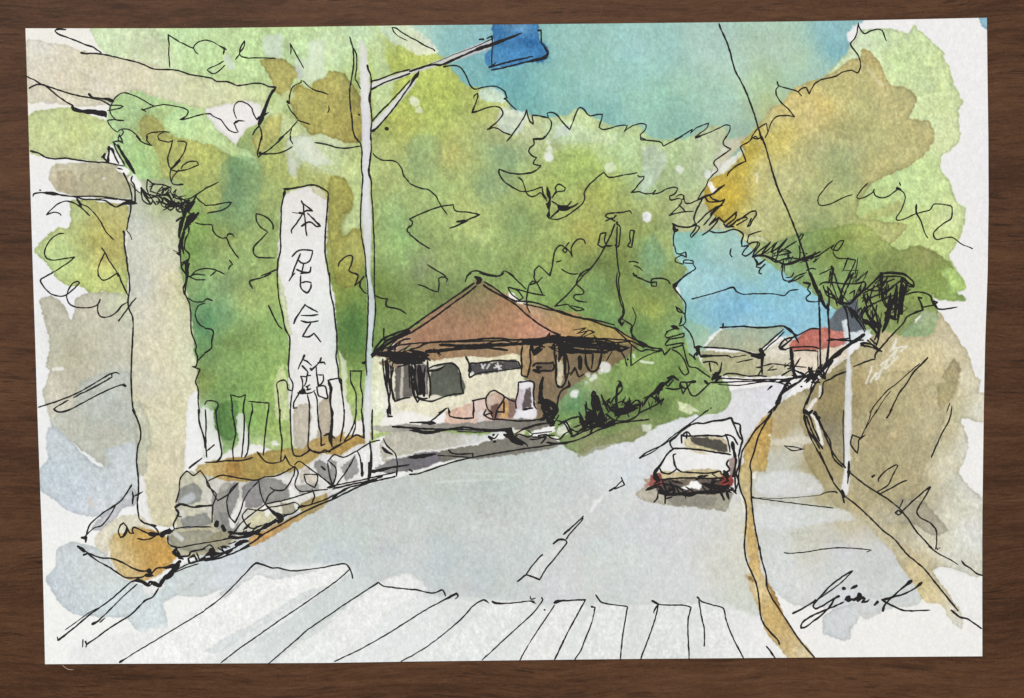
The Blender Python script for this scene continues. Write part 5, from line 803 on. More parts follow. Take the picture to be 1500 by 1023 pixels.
(900, 400): '''
hedge 12 | 0,960 60,940 100,980 160,930 210,960 260,900 310,930 / 30,1010,18 100,1000,22 170,985,20 / 300,850 350,800 390,830 430,780 / 340,820,20 380,800,20 420,770,20 / 480,820 520,850 560,800 / 250,900,16 300,870,20 350,850,18
guard_rail 12 | 720,740,18 760,770,22 740,790,16 / 1380,740 1420,770 1460,740 1490,780 / 1250,790,16 1330,760,18 1400,750,18 / 1420,700,18 1440,760,20 1400,800,18 / 1480,700 1450,790 1430,850
far_house 12 | 585,540,20 620,560,20 600,600,18 / 1060,570,18 1100,600,22 1050,605,18
utility_pole 11 | 40,0 30,60 40,150 65,240 70,290,14 50,330,20 35,350,24 50,380,20 70,360 / 20,0 15,80 40,200 60,260 60,300
woodland 12 | 60,340 100,365 125,385 120,430 160,490 200,520,24 230,540 / 130,250,9 155,310,9 150,360,9 130,400 125,450 140,490 / 545,0 480,50,16 440,95,34 445,125,14 490,180 520,230 515,310 520,350 500,380 470,385 / 445,245 480,270 510,300 / 445,245 465,280 490,290 / 490,320,14 485,360,20 470,375 / 420,390,24 450,400,30 470,410,16 / 390,430,14 370,455 385,475 440,460 505,440 505,465 440,480 400,485 370,520 380,530 440,520 505,512 490,530 420,550 / 380,430 430,410 470,410 / 500,385 545,430 575,490 585,550 / 500,530 520,610 545,680 600,695 650,730 700,765 / 420,560 460,580 500,620 530,690 540,730 510,745 480,710 468,680 / 140,0 145,20 200,45 260,70 310,65 305,100 270,90 275,45 340,40 390,55 405,80,14
house 12 | 0,395 60,440 130,480 200,510,18 260,545,16 350,555 / 0,405 60,460 120,520 190,570 240,560 310,570 350,565 365,600 410,550 / 0,510 60,505 130,500 / 0,540,26 40,570,20 110,545,14 / 40,560 75,620 92,685 / 125,520 120,600 120,680 / 120,680,9 180,635,9 270,590,9 350,570,9 / 100,630,16
hedge 13 | 390,770,24 430,760,24 470,785,14 / 420,765,16 370,810,14 330,840,44 290,880,24 250,910,14 / 370,840 430,850 480,845 480,800 500,885 530,830 520,800 480,800 / 520,800 590,795,24 / 535,840 560,890 600,895 650,850 700,800 / 660,790,18 680,810,18 665,800 / 290,910 310,920 315,945 360,920 / 0,1000,20 80,990,26 150,970,26 190,960,20 / 180,1022 250,990 310,960 360,925 / 40,800 20,840 45,830 48,800 30,790 / 20,830,18 15,920,18 10,1010,16 / 545,590 590,630 / 690,1000,10 650,1022 / 705,988,12
far_house 13 | 640,545 700,545 780,550 860,558 940,570 1000,590,20 / 600,545,26 610,580,26 585,600,14 585,630 / 630,610,24 720,605,16 830,605,14 850,620 / 640,540,12 600,540,20 / 770,400 850,395 940,390 1040,400 1150,395 1230,388 1270,405 / 795,370,16 790,405,16 / 1250,400,20 1290,420,20 1310,450,16 / 1235,410 1180,460 1120,515 1070,560 / 1240,430,10 1180,490,10 1130,530,10 1090,570 / 1070,560,24 1080,600,44 1050,610,34 1000,605,20 / 1000,590,16 1050,600 / 850,620,8 960,600,8 / 890,655,9 960,640,9 1010,630,9 / 1075,620,16 1075,690,16 1080,740,14 / 1035,690 1080,690 / 1080,680,10 1150,665,10 1250,675,10 1400,690,9 / 1050,745 1080,700 / 1300,470,16 1240,490,16 1200,540,16 1230,560 1280,550 / 1200,540,20 1220,555,24 1250,560,16 / 1240,480,14 1260,500
red_roofed_house 12 | 1310,470 1370,440 1435,408,14 1500,410 / 1310,450,14 1345,510,14 / 1280,545 1350,540 1450,540 1500,555 / 1310,570 1400,565 1480,572 / 1290,550,20 1300,620,20 1275,630,10 / 1300,620,16 1310,700,16 1320,770,14 / 1485,570,8 1485,690,8
guard_rail 12 | 650,655 690,648 740,655 755,675 / 690,655 705,720 / 785,655,10 770,720,20 740,750,34 720,770,20 / 720,760,20 780,755,20 / 790,750 830,735 900,740 980,755 1050,750 1110,758 / 720,770,16 850,772 1000,780 1150,778 1300,775 / 700,800,14 780,800,16 900,795 1060,790 1200,800 1280,830 / 760,815,9 900,822,9 1050,800,9 1180,785,9 / 1200,800,20 1300,770,24 / 1220,750 1280,715 1310,710 1390,745,20 / 1310,720,24 1330,770,20 / 1440,690,14 1430,740,24 1380,765,20 1340,800,16 1260,850,24 1220,890,20 1200,950,20 1150,1000,14 1120,1025 / 1150,825,14 1115,855,12 / 1200,950 1160,1015 / 1420,690,16 1480,770,18 1440,800,16 1500,800,16 / 1470,800 1440,870 1400,940 1380,1010 1380,1025 / 1365,830,16
far_hill 10 | 565,190,16 600,182 700,155 800,125 865,105,16 890,135 940,155 1050,152 1170,155 1240,165 1280,130 1345,122
overhead_wire 16 | 1430,0 1470,90 1500,150
right_tree 11 | 1225,0 1235,50 1280,60 1340,20 1400,0 / 1270,70 1330,50 1380,20 / 1380,70,20 1430,80,18 1410,120 1430,150 1400,180 1410,205 1460,212 1500,205 / 1310,0 1290,30 1250,35 / 1060,0 1075,8
''',
(1200, 400): '''
right_tree 13 | 0,90 30,70 100,70 180,80 260,78 330,65 335,90 300,150 230,220 / 40,130,20 70,150 110,170 130,240 / 55,100 80,130 110,190 150,230 / 105,0 130,80 160,160 170,230 / 250,0 190,70 165,130 150,230 / 225,10 180,90 160,140 / 230,220,18 260,180,18 300,150,18 340,110,14 / 445,0,18 450,100 455,180 480,240 520,270 / 445,0 540,5 620,15 680,60 690,100 640,70 600,40 / 600,40,20 590,160,24 580,260,24 570,370,14 / 640,70,24 620,150,18 600,220,30 600,300,20 / 560,100,14 550,180,34 520,240,34 500,300,34 480,350,24 / 600,50 520,110 450,150 380,180 330,200 / 445,10 400,60 340,120 400,130 480,120 / 350,160,16 380,230,16 410,300,16 430,370,16 / 380,230 340,260 350,310 380,350 430,390 / 330,250 360,320,16 400,400,16 / 480,290,34 520,320,30 560,340,18 / 320,340,20 380,380,24 440,400,24 420,450,20 400,490,18 / 350,360,18 410,430,18 430,480,16 / 440,380 430,480 410,540 / 420,230 410,280 390,330 / 720,180,16 740,220 755,270,18 700,290,16 640,320 610,370 550,430 480,510 410,590 405,630 / 720,180 745,185 / 620,160,10 700,140 760,145 810,170 830,230 870,265 950,258 1005,250,8 / 755,250 830,235 860,215 835,205 / 830,205 860,260
mast 13 | 0,130,18 30,220,18 50,260 / 60,100 70,200 65,300 70,480 50,640 40,700 / 0,250 5,420 5,700 / 170,230,14 200,300 215,420 225,520 / 200,240 260,320 310,390 330,430
guard_rail 13 | 75,480 150,490 230,495 320,490 / 320,455,24 280,490,18 230,520,16 190,550,20 140,590,30 90,630,24 50,680,20 0,740,16 / 350,490 400,540 455,575 / 300,530,16 370,540 440,570 / 300,515,16 330,540,16 / 405,630 380,635 320,655 250,685 / 195,720 130,745 80,775 30,800 20,880 0,920 / 0,750,20 40,770,24 30,720 / 100,640,16 60,700 40,750
bank 10 | 790,620,14 740,670,14 690,720,13 640,800,12 580,880,12 540,960,12 510,1025,12 / 730,660,8 640,740,8 560,810,8 500,855,8 440,920,9 400,970,9 365,1025,9 / 520,860,7 460,940,7 410,1025,7 / 965,970 960,1025 / 950,950,8 925,1025,8
''',
(0, 600): '''
stone_gate 13 | 970,0 1000,60 1025,130 1030,200 1005,290 1000,380 1010,480 1015,600 1005,680 1015,780 1020,800 / 1020,800 1060,830 1120,850 1150,880 1165,910 1200,915 / 1450,0 1460,100 1490,200,14 1500,280 / 970,600 975,640 970,690 / 980,635,12 1010,620,16 1045,600,8
wall 12 | 395,0 430,18 480,10 510,0 / 965,550,14 940,590 900,650 850,695,14 770,745 700,800 660,840 640,890 635,915 / 850,695,10 820,750,10 780,810,10 740,850,10 690,865,10 650,900 620,930 / 600,935,14 630,935,26 630,970,10 / 570,1000,14 600,1010,16 620,1025,16
fallen_leaves 12 | 900,935,14 925,890,24 930,860 905,828 880,850 868,895 885,935 905,925 / 930,860 950,900 980,905 970,880 985,860 1040,885 1095,910 / 1095,910,34 1130,910,30 1180,915,16 / 1005,945 1060,950 1110,940 1150,915 / 1180,905,26 1240,890,40 1260,890,20 / 1240,870,14 1235,910 / 1110,840 1140,850
''',
(300, 600): '''
fence 12 | 5,0 10,100 8,250 15,350 / 0,385 70,385 150,375 240,375 310,365 350,350 / 20,300 70,258 / 80,0 90,100 110,220 125,320 110,360 80,385 / 195,0 215,90 225,180 205,290 210,365 / 280,0 290,60 285,200 270,350 / 350,0 325,120 320,250 310,320 290,350 / 465,0 445,150 435,250 428,335 / 550,0 550,120 565,240 555,375 / 625,0 630,180 640,290 655,335 700,340 750,310 770,290 / 765,0 762,150 755,250 765,290 830,320 880,295 910,310 940,280 1000,250 1060,215 1110,185 1165,210 / 825,0 835,120 850,180 850,265,14 880,250 / 935,0,20 930,100,20 920,200,30 930,270,16 / 870,190 910,180,20 950,210,14 / 1020,0 1015,100 1000,180 990,240 / 1110,0 1095,90 1060,170 1020,230 / 1100,80 1100,130 1075,200
street_lamp 14 | 1145,0 1160,120 1165,210 / 1225,0 1222,100 1225,220 / 1205,230 1215,330 1210,430,30 1195,530 / 1150,390,14 1155,480,20
house 14 | 1335,0,24 1340,50,14 1370,50
road 13 | 260,1022 350,970 450,900 560,840 700,760 850,690 950,650 1050,600 1200,535 1390,490 / 935,580 1000,565 1100,540 1200,520 1300,490 / 935,650,20 980,610 1060,570 / 720,710 850,670 960,620 1040,580
''',
(600, 600): '''
hedge 12 | 1000,20 1040,60 1000,100 1060,90 1090,40 / 1280,60 1300,20 1330,60 1350,10 1380,80 1410,20 1440,90 / 1200,130 1260,110 1330,130 1400,100 1470,60 / 1240,90 1300,130 1380,110 1450,110 / 980,40,20 1020,70,24 1050,40,18 / 1160,130 1220,160 1290,140
kerb_shade 12 | 700,160 760,200 800,180 870,200 900,180 / 740,150,26 760,210,30 820,235,26 / 650,180 620,210 590,200 / 880,220 940,215 1000,190 1060,190
house 13 | 0,95 80,95 150,98,30 190,100,16 / 150,90 200,50 260,0 / 285,0 300,50 400,65 465,60 465,0 / 0,130,18 60,150,18 130,165,18 250,150,18 400,130,18 500,145,18 620,150,18 740,140,20 / 0,150 120,175 220,160 / 350,160,9 500,165,9 700,155,9
stone_marker_ink 13 | 560,0 545,40 600,70 640,70 700,75 800,85 890,80 960,70 / 545,45 590,30 610,60 / 620,80 640,0 / 690,0 690,15 640,20
hedge 14 | 960,80,30 1000,50,30 1030,20,24 1060,0,20 / 1000,80,16 1060,100,16 1040,60,16 1070,30,16 / 1080,80 1130,100 1160,150 1190,200 / 1120,90 1180,65 1240,50 1250,100 / 1310,30,56 1330,80,46 1290,100,36 / 1390,30,56 1400,70,46 1390,110,36 / 1450,100,24 1500,80,20 / 1460,0 1490,15 / 1250,60,20 1270,130,20 / 1340,120 1320,180 / 1340,110,26 1430,125,20 1500,95,16 / 1200,200 1260,140 1340,120
kerb_shade 12 | 820,150,16 870,130,16 940,110,16 1000,100,14 / 740,140,24 730,190,46 780,230,46 820,250,36 / 770,180 850,130 / 860,150,9 900,175,9 1000,165,9 1040,160,9 / 580,200,28 600,220,22 / 615,185,16 / 620,235,18 / 690,185,22 740,200,28 / 790,215 850,250 865,270 / 900,200 1000,205 960,250 / 1000,180 1040,210 1100,215 1130,180 1190,150 / 940,190 1000,180 / 0,350,22 100,340,26 190,325,18 / 285,295,14 310,320 380,325 465,320 460,345 / 205,335,9 300,340,9 440,350,9 / 460,350 600,325 750,300 880,280 1000,265 1100,245 1200,230 1290,195 1380,150 1500,110 / 0,475 60,470 150,440 250,405 350,375 460,348 / 1000,240,16 1100,250,16 1200,230,14 / 0,440 20,450
lane_line 11 | 1500,570,18 1460,595,20 / 1270,780 1200,845 1125,912,16 / 1270,795 1220,855 1170,910 1145,945 / 1050,980,14 1090,950,18 1130,950,14 1150,970 1130,1000 1110,1025
''',
(900, 600): '''
car 12 | 300,470,20 330,520,18 290,540 / 350,520 380,600,18 450,560 480,610 540,590 / 640,560 680,600 740,560 800,600,18 / 800,470,22 830,520,20 790,540 / 330,560,20 360,600,22 420,590 / 250,585 330,560 / 410,530 430,600 / 660,540,16 760,560,18 840,560,20
car 14 | 560,110 600,98 650,102 720,82 790,80 850,60,18 870,95 915,110 920,170 935,215 920,280 905,340 / 660,100 720,85 830,70 / 850,60 880,130 905,190 930,220 / 560,110 500,150 430,215 405,240 415,270 430,290,24 / 185,355,18 240,310,11 330,270,11 420,215,11 500,150,12 560,110 / 185,355,9 260,320,9 320,280,9 430,190,9 540,110,9 690,0,7 / 490,190 560,195 680,190 780,195 830,185 870,205 900,255 / 490,185,16 490,245,16 / 490,190 530,165 560,190 / 530,165 525,210 / 430,285 520,285 620,295 720,310 850,330 / 810,180 830,230 845,310 / 430,290 400,310 370,350 340,400,20 300,450,30 290,490,24 / 450,325 430,335 440,400 450,435 400,470 350,460 330,430 / 450,430 490,455 560,460 680,465 770,450 780,470 810,480 / 830,370 820,400 840,440 800,470,28 / 860,240,40 870,300,24 885,360,18 880,420 865,490,20 / 800,450,32 830,490,28 / 905,340 910,400 890,470 905,520 885,590 / 890,360 880,470 885,610 / 340,515,16 420,505 560,500 700,505 780,500 800,510 / 230,590,20 280,560,16 340,540 / 290,490,30 310,520,24 / 400,520 440,590 420,610 / 330,600,38 400,620,30 520,615,24 640,605,24 760,600,30 830,560,30 / 440,610 540,630 600,615 / 320,610 310,650 285,680 / 370,620,20 370,685,20 / 380,650 420,640 / 780,610,22 800,660,22 / 820,600,20 835,655,20 / 850,570,20 890,615,18 / 640,540,20 700,570,20 780,580,20 / 350,540 450,560 500,590 / 420,520 500,540
kerb 13 | 1155,0 1110,70 1030,150 980,230 935,300 920,380 910,450 905,510 925,600 960,690 960,850 950,960 948,1025 / 1150,20 1090,120 1050,200 1020,310 990,400 1000,470 1000,640 1015,780 1030,880 1050,980 1058,1025
pavement 9 | 1005,640,22 1040,648 1200,670 1350,690 1500,708 / 1040,645,5 1200,650,5 1350,640,5 1500,625,5 / 1240,265 1320,275 1385,290 1300,300 1240,265
guard_rail 14 | 1390,0 1385,70 1420,160 1470,230 1500,290 / 1400,10 1430,60 1450,120 1500,230 / 1450,30,18 1500,60,18
lane_line 10 | 50,495,16 60,520 75,550,14 40,565 0,580 / 0,575 40,535 60,515
''',
(1200, 600): '''
guard_rail 13 | 0,100,20 30,150 75,220 85,280 105,360 170,420 / 0,310 50,420 100,530 160,610 180,680,18
pavement 9 | 0,625 50,605 110,600,12 130,608,16 / 0,708 50,712 100,720
white_post 9 | 175,0 172,150 180,300 178,420 / 215,380,20 212,460,20 205,540,10 / 165,590,24 180,640,20 / 215,455,24
bank 12 | 215,455 320,540 420,605 500,655 580,720 640,790 700,880 770,960 830,1022 / 170,620 260,690 370,790 460,880 550,950 610,1025 / 240,185 230,220 230,260 275,320 285,270 285,230 300,210,20 330,190 / 240,185 300,210 / 300,210,8 360,80,8 380,0,8 / 330,150,8 420,0,8 / 530,0 490,62,14 / 965,0 945,80 890,180 850,270 815,350 / 385,490,18 405,478 / 435,525 430,505 480,450 555,405 570,410 540,470 500,550 425,600 / 435,620 520,575 600,530 635,518 / 610,660 585,715 / 600,745 680,670 760,600 808,565,20 780,620 730,700 710,750 740,790 810,830 850,880 855,950 848,1020 / 575,735 555,755 575,770 600,755 580,738
''',
(0, 800): '''
fallen_leaves 12 | 570,0,16 620,40,22 / 580,0 640,45 740,85 820,90 900,120 970,160 1030,180 1090,180 / 640,50 720,110 820,165 900,220 950,232 1040,225 1080,200 / 615,65 640,55 / 1090,180,40 1110,200,20 1070,215,24 1120,215,16 / 1110,200 1150,160 1210,155 1270,130
stone_wall 14 | 960,260,12 1010,250,24 1060,270,30 1080,290,28 1100,260,22 1140,280,30 1170,290,26 1190,250,30 1220,220,30 1250,190,24 1280,150,26 1300,130,16 / 1040,250,10 1090,290,12 1130,260,10 1180,280,12 1230,200,10 / 1250,0 1300,10 1270,45,30 1310,75,20 1380,70 1400,40 1500,20 / 1380,90 1420,60 1440,110 1390,125 1375,90 / 1440,50 1460,100 1500,80 / 1310,85 1340,95
road 12 | 960,260 880,330 800,400 720,455 640,515 540,600 430,685,20 / 720,450,8 640,495,8 560,555,8 480,610,8 / 430,685 425,660 / 1005,275,10 900,370,10 800,470,11 720,545,12 680,568,26 / 735,555,14 770,525,10 / 1160,310 1120,370 1060,400 960,500 870,555 800,600 720,660 640,715 / 640,715 635,735 / 630,695 635,715 / 612,680,9 608,735,9 / 1240,210,10 1300,170,10 1400,120,10 1500,100 / 1270,195,9 1380,150,9 1450,130,9
crossing 9 | 880,845,30 920,820 1000,770 1150,680 1300,590 1400,530 1500,470
''',
(300, 800): '''
road 13 | 0,108 100,90 200,55 330,0
stone_wall 13 | 0,70 50,50,38 120,50 200,20 240,0 / 40,30,30 60,90,24 / 160,60 200,30
crossing 10 | 0,468 80,410 150,350 220,280 300,195 365,130,14 400,128,14 490,158,12 540,160,14 640,180,11 740,172 870,155 1010,128,13 1050,150,13 1075,200,13 1080,235,12 / 1060,170 950,265 820,355 700,440 550,540 380,660 250,750 120,850 / 1268,265,16 1200,310 1030,420 900,510 760,605 640,710 470,855 / 1268,265,13 1310,292,12 1400,305,12 1500,315,12 / 950,840 1100,770 1250,690 1400,600 1500,535 / 1435,840 1500,805
''',
(600, 800): '''
crossing 10 | 0,315,12 50,318,12 130,338,12 180,342,12 240,320,12 265,362,12 / 0,540 100,475 200,420 345,345,18 355,365 335,385 / 0,810 130,730 250,640 380,530 460,440 530,395,14 550,395,16 580,415 / 605,405,20 630,415,20 700,418 800,410 870,400 900,405,22 920,420 / 880,365 890,385 920,378 / 530,830 660,710 780,600 900,490 970,400 965,375,16 / 985,465,12 / 805,830 880,700 960,580 1060,430 / 1060,415,30 1090,400,22 1180,395,12 1285,390,14 / 1285,390,12 1220,510,12 1150,640,12 1060,828,12 / 1330,440,16 1355,445 1330,560 1290,660 1250,760 1205,828 / 1360,355,12 1395,405,16 1440,420,12 1500,428,12
lane_line 11 | 1130,0 1060,90 1000,160 950,245 / 950,245,14 900,225,14 850,212,14 790,260,14 / 850,212 890,150 940,90 970,62,16
''',
(900, 800): '''
crossing 11 | 0,428 95,440 80,530 60,650 42,825 / 275,398,18 320,425,20 290,470 290,490 / 320,425 300,520 260,640 190,825 / 320,425 420,430 500,430 560,445 540,520 535,620 545,825 / 605,370,16 640,405 720,430 795,455 810,520 840,610 890,720 940,815 / 615,390 635,510 655,610 655,730,14
kerb 13 | 948,0 960,90 1000,190 1040,290 1055,390 1065,500 1090,570 1150,640 1195,690 1205,715 / 1060,0 1075,100 1105,200 1115,300 1150,380 1230,500 1300,610 1370,710 1460,812 / 1110,730 1170,812
pavement 9 | 1240,48,12 1290,52 1400,42 1500,25
''',
(1200, 800): '''
pavement 9 | 0,25 120,12 250,15 380,28 345,42
bank 13 | 590,0 650,70 760,160 840,260 920,360 1010,470 / 795,0,11 880,60,11 950,95,10 1010,135,8 / 1035,105,14 1060,135 1100,160 1140,195 1188,214 / 960,465,14 1020,515,14 1080,530 1130,565 1178,598 / 850,0,8 860,25,8 880,10,8
''',
(410, 500, 8.525): '''
carved_post/lettering 21 | 305,175,30 285,230 255,290 230,350 / 290,230 345,255 395,300 / 280,310,24 330,360 350,390 330,440 260,440 / 350,430 385,425,16 / 262,440 285,500 285,590 250,640,40 220,645 / 345,400 330,500 305,560 / 375,545 330,570 350,580 340,610 385,595 / 250,640,40 290,640,44 330,650,26 / 230,650 300,600,30 330,650 400,640 435,610,24 / 520,210,28 490,265 440,320 395,360,26 380,340 / 475,270 550,265 565,290 / 455,320 460,420 475,500 480,570 / 475,420 540,420 545,480 520,530 480,560,26 / 455,575 530,555 570,570 585,640 600,700 575,715 530,700 485,680 470,620 465,580
fence 22 | 610,500,34 640,600,44 625,700,24 640,850,22 660,1020,36 / 735,470,30 765,530,30 775,640,24
''',
(410, 280, 8.525): '''
carved_post/lettering 21 | 270,125,30 295,180 300,270 315,360 325,480 340,560 / 285,155 350,205 410,250,24 / 410,250 340,245 300,265 / 150,270,8 240,278,14 / 245,275,30 290,280,34 / 280,290 220,390 150,480 150,530 / 345,280 410,340 505,440,28 / 505,440 455,440 390,390 340,395 270,440,34 / 155,820,24 220,750 300,735 410,745 400,800 375,870 330,900 270,900 235,870 / 260,785,26 220,870 170,1000 150,1070 / 300,910 280,990 270,1035 / 215,980,30 280,1010 370,1015 385,950
''',
(1150, 820, 6.52): '''
signature 18 | 70,510,24 150,470 260,405 290,380 / 640,105,24 560,150 450,230 370,310 290,400 265,440 290,465 350,440 430,390 510,345,26 / 640,110,14 540,210,13 450,280,13 360,345,13 290,390,14 / 510,345,26 470,370 420,450 340,530 260,590 190,640 150,650,24 150,620 180,580 260,530 350,490 450,450 560,400 / 560,272,34 / 625,275,16 680,245,34 / 570,380,40 610,350,40 600,385,40 640,375,24 / 650,380,36 690,360,34 700,320,30 715,335,34 690,390,30 730,360,34 760,370,26 730,405,24 780,395,22 800,375,12 / 850,430,22 880,400,34 / 930,485,26 945,430 1000,370 1100,280 1200,200,34 / 1300,215,34 1220,280 1130,325 1040,350 920,380,24 / 920,380,26 980,415 1080,465 1170,485 1380,478,14
''',
(240, 640, 4.167): '''
stone_wall 9 | 235,130,8 155,190,16 / 75,400 95,330 100,260 140,210 180,235 225,205 260,260 300,340 330,390 400,345 455,280 / 260,260 270,300 320,350 300,420 295,520 / 70,430,22 110,410,16 180,430 210,420 300,420 / 110,415 200,430 300,415 / 75,440,24 90,470,14 60,530 65,560 150,550 290,550 / 80,480 110,490 / 25,600 30,650 90,675 200,655 320,635 420,615 / 30,590 70,560 / 270,270 350,235 450,250 560,265 620,245 680,240 740,215 800,180 / 455,280 410,320 385,400 400,480 435,525,12 470,450 490,380 530,320 580,270 / 580,270 590,340 620,410 680,470,26 720,490,24 / 650,310 680,325 740,320 790,240 800,190 / 680,325 640,360 620,405 / 620,410 740,385 870,345 910,335 / 640,430 740,415 800,400 835,430 780,470 700,490 / 800,180 820,220 800,290 830,330 900,330 1000,320 / 855,230 930,230 940,260 920,310 870,280 855,230 / 905,320 920,360 905,405 / 620,410 540,470 480,520 430,580 400,600 / 510,440 480,480 500,530 540,560 600,540 / 510,440 600,450 650,430 / 800,170 830,150 900,200 970,250 1030,300,14 / 1010,150 1050,190 1050,240 1030,300 / 1000,160 1010,230 1030,290 / 960,180,16 985,200,14 / 1165,120 1120,200 1050,300 / 570,90,12 620,150 680,160 730,140 740,110 770,170 800,185 / 880,80 960,95 1010,85 1080,50 / 1000,150 1040,110 1100,125 1180,85 1200,130 1210,240,14 / 1180,85 1260,35 1320,20 / 1260,35 1270,150 1245,270 / 1340,10 1360,50 1410,100 1425,160 1420,240 / 1335,65,16 1360,90,18 1395,105,12 / 1255,160,22 1270,210,22 1400,185,14 1500,170 / 1030,300 1100,285 1200,265 1420,215 / 1040,370 1100,320 1200,290 1300,260
stone_wall 14 | 325,520,38 320,540,32 / 360,545,26 370,570,20 / 400,580,22 440,590,18 500,590,22 560,580,20 / 400,610,24 460,615,18 530,600,20 600,560,22 690,510,26 / 690,470,30 720,500,40 700,520,26 / 440,660,22 480,640,26 515,635,18 / 55,700,14 100,720,16 80,690,12 / 150,740,9 190,730,9 210,760,9 165,770,9 150,740,9 / 230,690,9 280,660,9 310,690,9 300,730,9 340,710,9 / 290,690,28 310,700,20 / 0,800 60,790,20 100,760,26 / 20,860,34 60,820,30 90,780,26 / 230,745 300,740,14 370,710,14 420,690 / -10,600,34 30,570,24 / 820,430,18 860,420,14 / 1040,300,20 1000,310,14
''',
(500, 400, 3.333): '''
house 8 | 150,410,14 200,350 300,290 380,240 / 160,400,11 230,340 330,280 / 170,390 260,330 340,290 / 190,400,20 260,400,24 330,400,20 400,400,12 / 230,420,12 300,425,16 370,415,14 420,420 / 260,440,11 330,440,12 400,440,10 / 205,270,6 210,330,7 / 200,370 300,350 420,340 600,335 780,330 880,325 1000,320 1070,300 / 420,385,13 560,370,11 700,360,11 900,345,13 / 480,350,13 640,355,11 800,345,11 / 700,365 810,378,10 / 890,340,20 960,345,20 1040,325,22 1080,320,28 / 1080,320,22 1200,330,16 1300,345,11 1400,365,11 / 1090,350,22 1180,360,15 1280,370,11 1390,375,9 / 1070,330,24 1080,390,20 1070,410,12 / 1100,310 1250,320 1400,330 1480,365 / 1100,375,18 1200,385,12 1300,390 / 1350,350,16 1360,380,12 / 930,350,15 940,400,15 980,370,12 / 1050,400 1045,480 1050,540 1075,560 1095,530 1110,470 1100,400 / 1090,390,16 1095,470,10 / 1160,410,15 1165,470,17 / 1190,390 1200,450 1220,480 1250,470 1270,390 / 1120,500 1140,460 1155,505 / 985,510,12 970,560,12 980,620,18 1000,660,24 1040,690,18 / 1000,620,22 1050,660,24 1030,710,20 / 980,650,16 1000,700,18 960,720 / 215,430,11 225,560 240,690,12 / 240,450 250,600 265,625 / 330,450 335,560 / 350,460,12 360,540,16 375,600,12 / 385,470,18 400,540,20 405,600,12 / 420,470 435,540 430,610 / 340,480 360,600 370,630 / 250,750,12 400,760,11 600,765 830,770 / 820,790,22 850,810,20 890,830,12
hedge 9 | 1190,640 1200,700,12 1220,740 1230,660 1240,590 1230,575 1220,600 / 1250,600,14 1280,720,22 / 1230,640,18 1245,720,26 1290,740,18 / 1270,600 1300,650 1340,660 / 1340,610 1350,560 1365,540 1370,570 1340,610 1350,660 / 1340,690,26 1380,680,26 1440,660,18 / 1290,690 1340,720 1400,720 1450,690 1460,640,12 / 1160,680 1180,720 1170,740 / 1060,740,12 1100,730 1130,800 / 1120,800 1250,750 1370,730 1500,715
''',
(950, 400, 3.333): '''
right_tree 8 | 850,60 870,110 920,130 / 890,40 920,120 940,155,11 / 980,0 950,70 930,130 / 1000,0 960,90 940,150 / 930,140,13 980,150,13 1030,100 1060,60 / 1060,230,16 1090,260,20 1110,290,16 / 1060,130 1070,200 1110,250,14 1130,280 / 1100,60 1080,130 1110,200 1120,280,12 / 1140,0 1140,100 1170,180 / 1180,100,12 1170,180,24 1160,240,22 1140,290,16 / 1210,60,15 1205,160,18 1200,230,11 / 1240,60,18 1230,140,14 1225,200,16 / 1130,20 1230,20 1290,70,11 1260,60 1230,30 / 1050,100 1120,60 1200,30 / 1040,180 1100,150 1180,110 / 1070,170 1040,210 1060,250 1100,240
mast 8 | 830,120 835,300 840,480 / 870,150 880,300 875,420 / 960,160 970,220 / 1000,180 1040,240 1060,280
overhead_wire 13 | 785,0 810,70 850,150 880,180
guard_rail 9 | 870,330 980,320 / 1050,300,18 980,350,14 920,390,16 880,430,20 840,480,18 800,520,16 / 1040,340,12 1090,350 1130,380 / 1080,320 1110,350 / 330,490,22 310,520,16 350,480,12 / 690,520,16 650,580,14 620,640,12 / 780,470,12 800,500,16 760,530 / 820,480,18 850,500,14 / 770,640,12 800,560,11 830,520 / 760,670,20 780,690,20 800,670,12 / 700,500 740,510 780,480 800,520 / 770,700,11 800,780 850,860 / 810,680,18 840,740,12 900,880 960,950 / 760,690 780,780 830,880 900,1010
far_house 9 | 640,370,12 690,330 720,300 / 660,260,12 700,290,12 720,310 / 545,375,24 560,400,22 520,400,18 / 560,400,11 550,480 / 240,365,16 250,400,14
red_roofed_house 9 | 690,370,14 700,430,14 710,510,12
''',
}
# ------------------------------------------------------------------ from raster and strokes to meshes
NICE = {'paper': 'bare_paper', 'sky': 'painted_sky', 'far_hill': 'painted_far_hill', 'woodland': 'painted_trees', 'stone_gate': 'painted_stone_gate', 'wall': 'painted_wall',
        'ground_wash': 'painted_ground', 'fallen_leaves': 'painted_leaf_heap', 'road': 'painted_road', 'crossing': 'painted_crossing', 'lane_line': 'painted_lane_line',
        'fence': 'painted_fence', 'earth_strip': 'painted_earth_strip', 'stone_wall': 'painted_stone_wall', 'carved_post': 'painted_carved_post', 'house': 'painted_house',
        'stone_marker': 'painted_stone_marker', 'forecourt': 'painted_forecourt', 'kerb_shade': 'painted_kerb_shade', 'hedge': 'painted_hedge', 'far_house': 'painted_far_house',
        'red_roofed_house': 'painted_red_roofed_house', 'dark_shrub': 'painted_dark_roof', 'right_tree': 'painted_leaning_tree', 'bank': 'painted_earth_bank', 'pavement': 'painted_pavement',
        'kerb': 'painted_kerb', 'car': 'painted_car', 'street_lamp': 'painted_street_lamp', 'white_post': 'painted_white_post', 'guard_rail': 'painted_guard_rail', 'pale_grass': 'painted_pale_grass',
        'utility_pole': 'painted_utility_pole', 'mast': 'painted_mast', 'overhead_wire': 'painted_overhead_wire', 'signature': 'signature'}
